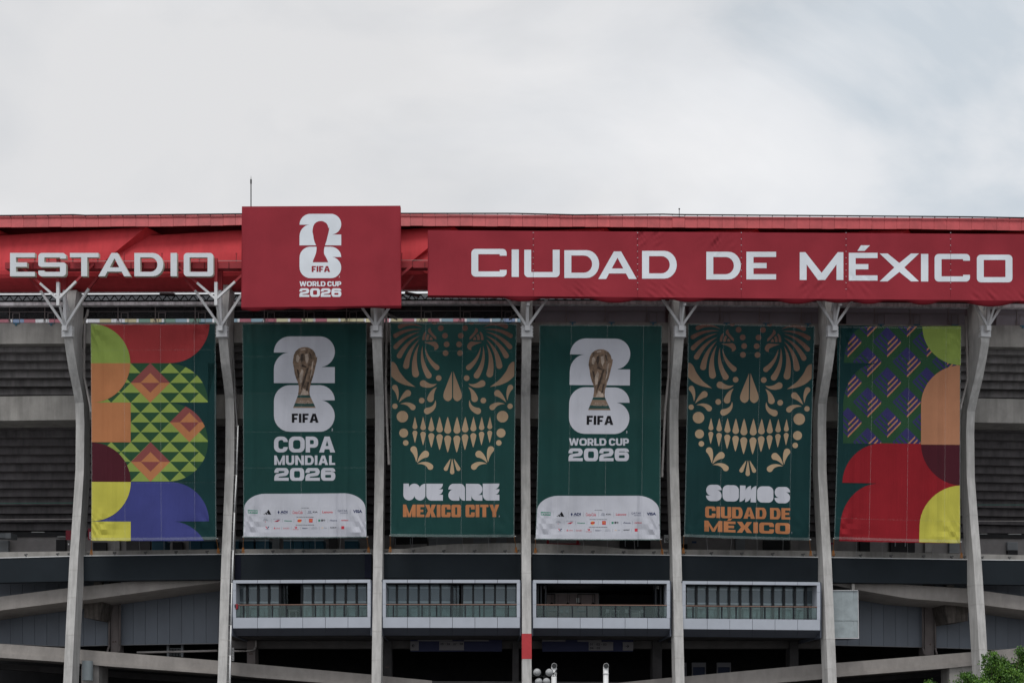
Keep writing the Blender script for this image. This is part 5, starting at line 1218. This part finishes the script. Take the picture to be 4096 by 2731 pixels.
# ---------------------------------------------------------------- spotlights on the cap rail
BAYS = ['at the far left edge', 'under the lime triangle banner', 'under the COPA MUNDIAL banner', 'under the WE ARE banner', 'under the WORLD CUP banner', 'under the SOMOS banner', 'under the purple weave banner', 'at the far right edge']
ORD = ['first', 'second', 'third', 'fourth', 'fifth', 'sixth', 'seventh', 'eighth']
lamp_px = [[104, 231, 277], [354, 459, 582, 705, 829, 877], [967, 1092, 1215, 1338, 1459], [1548, 1654, 1776, 1899, 2021, 2070], [2144, 2250, 2372, 2495, 2616, 2665], [2738, 2846, 2968, 3091, 3213, 3261], [3336, 3443, 3565, 3695, 3808, 3858], [3930, 4039]]
lm = None
for bi, row in enumerate(lamp_px):
    for j, x in enumerate(row):
        loc = P(x, interp(bandT, x)-3.6, -2.5)
        if lm is None:
            mb = MB(); mb.add([Vector(p) for p in ((-.05, -.06, 0), (.05, -.06, 0), (.05, .06, 0), (-.05, .06, 0), (-.05, -.06, .12), (.05, -.06, .12), (.05, .06, .12), (-.05, .06, .12))], [(0, 1, 2, 3)[::-1], (4, 5, 6, 7), (0, 1, 5, 4), (1, 2, 6, 5), (2, 3, 7, 6), (3, 0, 4, 7)])
            mb.bar((-.13, -.05, .16), (.13, .05, .24), .085, 8, .06)
            lm = bpy.data.meshes.new('spotlight'); lm.from_pydata(mb.v, [], mb.f); lm.materials.append(mat('grey_lamp_body', (.10, .10, .10), .6))
        link('spotlight', lm, None, loc, '%s small grey spotlight from left on the white rail %s' % (ORD[j], BAYS[bi]), 'spotlight', 'spotlights along the white rail')
# ---------------------------------------------------------------- portable toilets on the concourse
tl = [(608, 661), (755, 806), (808, 861), (936, 954), (970, 1014), (1023, 1075), (1134, 1170), (1174, 1210), (1214, 1238), (1240, 1294), (1379, 1432)]
tlab = ['single teal portable toilet below the violet shape of the leftmost banner', 'left one of two adjoining teal toilets near the second rib', 'right one of two adjoining teal toilets near the second rib', 'teal toilet mostly hidden behind the second rib conduit', 'teal toilet by the left tie rope of the COPA MUNDIAL banner',
        'teal toilet second from the left rope under the COPA MUNDIAL banner', 'leftmost of the four-toilet cluster under the COPA MUNDIAL banner', 'second of the four-toilet cluster under the COPA MUNDIAL banner', 'narrow third toilet of the four-toilet cluster', 'rightmost of the four-toilet cluster under the COPA MUNDIAL banner', 'teal toilet standing alone left of the third rib']
for (a, b), lb in zip(tl, tlab):
    rt = empty('portable_toilet', P((a+b)/2, 2210, -8), lb, 'toilet', 'portable toilets along the concourse')
    build('cabin', MB().r(a, 2163, b, 2214, -8, -9.3), M_toilet, rt); build('roof', MB().r(a-1, 2157, b+1, 2162.5, -7.9, -9.4), mat('toilet_roof', (.20, .26, .30), .6), rt)
    build('door', MB().r(a+5, 2168, b-5, 2212, -7.95, -7.99), mat('toilet_door', (.010, .055, .09), .5), rt)
def flat(name, label, cat, x0, y0, x1, y1, wv_, m, extra=None):
    e_ = empty(name, P((x0+x1)/2, y1, wv_), label, cat); build('board', MB().r(x0, y0, x1, y1, wv_, wv_-.08), m, e_)
    if extra: a = Art(lambda x, y_, o_: P(x, y_, wv_+.02+o_), [], []); extra(a); a.finish(e_)
    return e_
flat('kiosk_sign', 'dark red kiosk sign behind the first rib', 'sign', 263, 2120, 290, 2158, -11.5, mat('kiosk_red', (.20, .015, .03), .6))
flat('kiosk_sign', 'dark red kiosk sign with white curls beside the leftmost banner', 'sign', 352, 2112, 366, 2158, -11.5, mat('kiosk_red', (.20, .015, .03), .6), lambda a: a.font('lettering', C_swhite, 1, '8', 357, 2126, 364, 2154, 0))
def nosmoke(a): a.poly('pictogram', M_black_p, 1, [ellipse(2667, 2158, 7, 8), ellipse(2667, 2158, 5.4, 6.4)], [(2662, 2153), (2663.5, 2152), (2672, 2163), (2670.5, 2164)], [(2663, 2159), (2671, 2159), (2671, 2161), (2663, 2161)][:4])
flat('no_smoking_sign', 'white no smoking sign on the concourse wall left of the fifth rib', 'sign', 2657, 2138, 2674, 2169, -11.5, M_blindw, nosmoke)
flat('wall_sign', 'small blue sign on the concourse wall under the SOMOS banner', 'sign', 2768, 2163, 2786, 2171, -11.8, mat('sign_blue', (.02, .05, .12), .6))
flat('wall_sign', 'small dark pink sign on the concourse wall right of the sixth rib', 'sign', 3320, 2169, 3334, 2176, -11.8, mat('sign_magenta', (.22, .02, .07), .6))
flat('wall_sign', 'tiny pale notice below the dark red kiosk sign', 'sign', 272, 2172, 277, 2178, -12.8, M_blindw)
ac = empty('air_conditioner', P(20, 2150, -11), 'grey duct and boxed fan unit at the far left of the upper concourse', 'air conditioner')
build('duct', MB().r(-60, 2131, 22, 2150, -11, -12), mat('duct_grey', (.10, .11, .12), .6), ac); build('fan_box', MB().r(22, 2130, 43, 2152, -10.8, -12), mat('fan_grey', (.13, .14, .15), .6), ac)
bn = empty('red_bench', P(2250, 2175, -8), 'dark red metal barrier on the concourse under the WORLD CUP banner', 'barrier')
for a, y0, b, y1 in ((2185, 2172, 2322, 2176), (2187, 2158, 2196, 2178), (2306, 2158, 2316, 2178)): build('rail' if b-a > 50 else 'leg', MB().r(a, y0, b, y1, -7, -7.2), mat('barrier_red', (.18, .01, .015), .6), bn)
tube_l = mat('fluorescent_batten', (.40, .42, .43), .5)
for n_, (a, b, y_) in enumerate(((125, 178, 2127), (4033, 4086, 2135), (3921, 3950, 2134), (228, 262, 2145))):
    e_ = empty('ceiling_batten', P((a+b)/2, y_, -14), ['long pale lamp batten under the stand left of the first rib', 'long pale lamp batten under the stand at the far right', 'short pale lamp batten just right of the seventh rib', 'short pale lamp batten above the doorway left of the first rib'][n_], 'lamp'); build('tube', MB().r(a, y_, b, y_+1.6, -12.9, -13.0), tube_l, e_); build('housing', MB().r(a+2, y_-1.4, b-2, y_-.2, -12.9, -13.05), M_pipe, e_)
# ---------------------------------------------------------------- hanging direction signs under the balconies
D_blue = mat('sign_navy_board', (.018, .022, .06), .7); D_gry = mat('sign_grey_board', (.15, .145, .155), .8); D_ink = mat('sign_ink', (.02, .02, .022), .8)
def arrow(a, x0, y0, x1, y1, d):
    cy = (y0+y1)/2; h = (y1-y0)/2
    if d < 0: x0, x1 = x1, x0
    s_ = 1 if x1 > x0 else -1
    a.poly('arrow', D_ink, 2, [(x0, cy-1.1), (x1-2*s_, cy-1.1), (x1-2*s_, cy+1.1), (x0, cy+1.1)], [(x1, cy), (x1-h*s_, cy-h), (x1-(h+2.2)*s_, cy-h+1.6), (x1-3.2*s_, cy), (x1-(h+2.2)*s_, cy+h-1.6), (x1-h*s_, cy+h)])
def hs(label, x0, y0, x1, y1, art, bl):
    e_ = empty('hanging_sign', P((x0+x1)/2, y1, -5.6), label, 'sign', 'direction signs hanging below the balconies')
    build('back_board', MB().r(x0, y0, x1, y1, -5.6, -5.8), D_blue, e_)
    for q_ in bl: build('board', MB().r(*q_, -5.56, -5.598), D_gry, e_)
    a = Art(lambda x, y_, o_: P(x, y_, -5.55+o_), [], []); art(a); a.finish(e_)
    for x in (x0+20, x1-20): build('hanger', MB().r(x, y0-6, x+1.5, y0, -5.65, -5.7), M_black, e_)
def a1(a):
    for x in (1744, 1888): a.font('lettering', D_ink, 1, 'NIVEL', x, 2549.5, x+31, 2557, .03)
    arrow(a, 1646, 2574, 1659, 2588, -1); a.font('lettering', D_ink, 1, '25 · 26 · 27 · 28', 1761, 2569, 1852, 2578, .02)
hs('hanging sign with left arrow and numbers 25 26 27 28', 1641, 2548, 2008, 2604, a1, [(1641, 2563, 1675, 2600), (1671, 2548, 1810, 2562.5), (1856, 2548, 1955, 2563), (1757, 2563.5, 1856, 2599)])
def a2(a):
    for x in (2199, 2343): a.font('lettering', D_ink, 1, 'NIVEL', x, 2551, x+31, 2558.5, .03)
    arrow(a, 2503, 2576, 2517, 2590, 1); a.font('lettering', D_ink, 1, '01 · 02 · 03', 2359, 2570.5, 2426, 2580, .02); a.font('lettering', D_ink, 1, '04 · 05', 2359, 2585.5, 2401, 2595, .02)
hs('hanging sign with right arrow and numbers 01 to 05', 2169, 2549, 2533, 2604, a2, [(2169, 2549, 2262, 2564), (2310, 2549, 2406, 2565), (2355, 2565.5, 2453, 2600), (2491, 2566, 2533, 2600)])
# ---------------------------------------------------------------- floodlight frame and vent pipes in front
fl = empty('floodlight_frame', P(2180, 3282, 3), 'steel frame of round grey floodlights seen from behind beside the red banded rib', 'floodlight')
k = 2.694; ax = lambda x: 2050+x/k; ay = lambda y_: 2149+y_/k
build('mast', MB().r(2174, 2702, 2180, 3285, 2.6, 2.4), M_black, fl)
for y_ in (2702, 2740): build('cross_bar', MB().r(2127, y_-1, 2227, y_+1, 3, 2.9), M_black, fl)
build('stay', MB().bar(P(2127, 2674, 3), P(2132, 2702, 3), .03, 5).bar(P(2226, 2676, 3), P(2222, 2703, 3), .03, 5).bar(P(2127, 2674, 3), P(2140, 2690, 3), .03, 5).bar(P(2231, 2672, 3), P(2216, 2692, 3), .04, 5), M_black, fl)
M_fl = mat('floodlight_shell', (.36, .37, .38), .45, .15, ns=4)
for cx, cy in ((265, 1450), (397, 1452), (283, 1552), (367, 1550)):
    c = P(ax(cx), ay(cy), 3.3); o = MB(); nrm = Vector((0, 1, .12)).normalized()
    rr_ = [(.0, .31), (.12, .30), (.25, .22), (.36, .13), (.44, .12), (.46, .02)]; rings = []
    u = Vector((1, 0, 0)); v = nrm.cross(u)
    for d_, q_ in rr_: rings.append([c-nrm*d_+(u*math.cos(2*math.pi*t/20)+v*math.sin(2*math.pi*t/20))*q_ for t in range(20)])
    o.add([p for rg in rings for p in rg], [(a*20+t, a*20+(t+1) % 20, (a+1)*20+(t+1) % 20, (a+1)*20+t) for a in range(5) for t in range(20)]+[tuple(range(100, 120))])
    h_ = build('lamp_shell', o, M_fl, fl, smooth=False); build('lamp_rim', MB().tube([c+(u*math.cos(2*math.pi*t/20)+v*math.sin(2*math.pi*t/20))*.315 for t in range(21)], .022, 5), M_black, h_)
    build('lamp_yoke', MB().bar(c+u*.34, c+u*.34+Vector((0, .05, -.35)), .025, 5).bar(c-u*.34, c-u*.34+Vector((0, .05, -.35)), .025, 5), M_black, h_)
for n_, (cx, lb) in enumerate(((447, 'white vent pipe with black round mouth behind the floodlights'), (1006, 'white vent pipe with black round mouth standing alone right of the floodlights'))):
    x = ax(cx); vp = empty('vent_pipe', P(x, 3282, 2.2), lb, 'vent pipe', 'vent pipes in front of the stadium')
    c = P(x+1, ay(1380), 2.2)
    build('riser', MB().bar(P(x, 3282, 2), P(x, ay(1388), 2), .215, 18), M_wpipe, vp, smooth=True)
    build('elbow', MB().bar(c+Vector((0, .36, 0)), c+Vector((0, -.02, .0)), .215, 18), M_wpipe, vp, smooth=True)
    build('mouth', MB().bar(c+Vector((0, -.03, 0)), c+Vector((0, -.06, .004)), .205, 18), M_black, vp); build('mouth_rim', MB().tube([c+Vector((.215*math.cos(t/20*6.2832), -.04, .215*math.sin(t/20*6.2832))) for t in range(21)], .012, 5), M_wpipe, vp)
    build('flange', MB().bar(P(x, ay(1467), 2), P(x, ay(1463), 2), .26, 18), M_wpipe, vp)
# ---------------------------------------------------------------- the tree at the right
def tree():
    rnd = random.Random(21); wv_ = 27.0
    tb = P(3985, 3150, wv_); base = Vector((tb.x, tb.y, 0)); rt = empty('tree', base, 'bright green leafy tree in front of the rightmost rib', 'tree')
    mb = MB(); top_ = P(3975, 2790, wv_)
    mb.bar(base, base.lerp(top_, .5)+Vector((.2, 0, 0)), .34, 12, .24); mb.bar(base.lerp(top_, .5)+Vector((.2, 0, 0)), top_, .24, 10, .14)
    lobes = [(3958, 2622, .42), (3962, 2655, .55), (3990, 2668, .4), (4014, 2640, .45), (4005, 2690, .75), (4082, 2605, .40), (4096, 2640, .6), (4062, 2672, .45), (4045, 2705, .8), (3962, 2700, .6), (3985, 2745, .9), (4085, 2735, 1.0), (4130, 2680, .9), (4150, 2615, .7), (4190, 2650, 1.0),
             (3858, 2700, .30), (3872, 2712, .34), (3892, 2724, .35), (3925, 2748, .65), (3722, 2733, .22), (3742, 2748, .3), (3790, 2752, .35), (3835, 2752, .55), (3870, 2762, .7), (3780, 2775, .5), (3940, 2790, 1.1), (4040, 2800, 1.4), (4130, 2800, 1.5), (4230, 2740, 1.3), (3850, 2810, .9), (3760, 2815, .7), (3900, 2860, 1.4), (4010, 2880, 1.6), (4150, 2880, 1.7)]
    cs = []
    for x, y_, r in lobes:
        c = P(x, y_, wv_); c.y += rnd.uniform(-1.2, 1.2)*(1 if r > .6 else .3); cs.append((c, r))
        st = base.lerp(top_, rnd.uniform(.55, 1)); mb.bar(st, c, .07*max(.5, r), 6, .02)
    for c, r in list(cs):
        if r > 1:
            for _ in range(2): cs.append((c+Vector((rnd.uniform(-r, r)*.6, rnd.uniform(.6, 2.2), rnd.uniform(-.8, 0))), r*.9))
    build('trunk', mb, mat('bark', (.10, .08, .06), .95, .3, ns=4, bump=.03), rt)
    greens = [mat('leaf_bright', (.10, .215, .022), .5, .25, ns=6, spec=.4), mat('leaf_mid', (.05, .13, .014), .5, .25, ns=6, spec=.4), mat('leaf_dark', (.022, .062, .010), .55, .25, ns=6, spec=.4)]
    lv = MB(); nl = 0
    for c, r in cs:
        # small clumps spread over the lobe, leaves hanging from each clump
        ncl = int(60*r*r+9)
        for _ in range(ncl):
            d_ = Vector((rnd.gauss(0, 1), rnd.gauss(0, 1), rnd.gauss(0, 1))).normalized(); cc = c+Vector((d_.x*r, d_.y*r, d_.z*r*.95))*rnd.uniform(.62, 1.03)
            ml = rnd.choice((0, 0, 1, 1, 1, 2)); cr_ = rnd.uniform(.10, .19)*(1 if r > .5 else .75)
            for _ in range(26):
                p = cc+Vector((rnd.gauss(0, cr_), rnd.gauss(0, cr_), rnd.gauss(0, cr_*.9)))
                ax_ = Vector((rnd.gauss(0, .5), rnd.gauss(0, .5), -1)).normalized(); sd_ = ax_.cross(Vector((rnd.gauss(0, 1), rnd.gauss(0, 1), rnd.gauss(0, .3)))).normalized()
                ln = rnd.uniform(.12, .20); wd = ln*.27; nn_ = ax_.cross(sd_)*ln*.14
                lv.add([p, p+ax_*ln*.5+sd_*wd+nn_, p+ax_*ln, p+ax_*ln*.5-sd_*wd+nn_], [(0, 1, 2), (0, 2, 3)], ml if rnd.random() < .75 else rnd.choice((0, 1, 2))); nl += 1
    build('crown', lv, greens, rt, kind='stuff')
    print('leaves', nl)
tree()
print('objects', len(bpy.data.objects), 'script done')
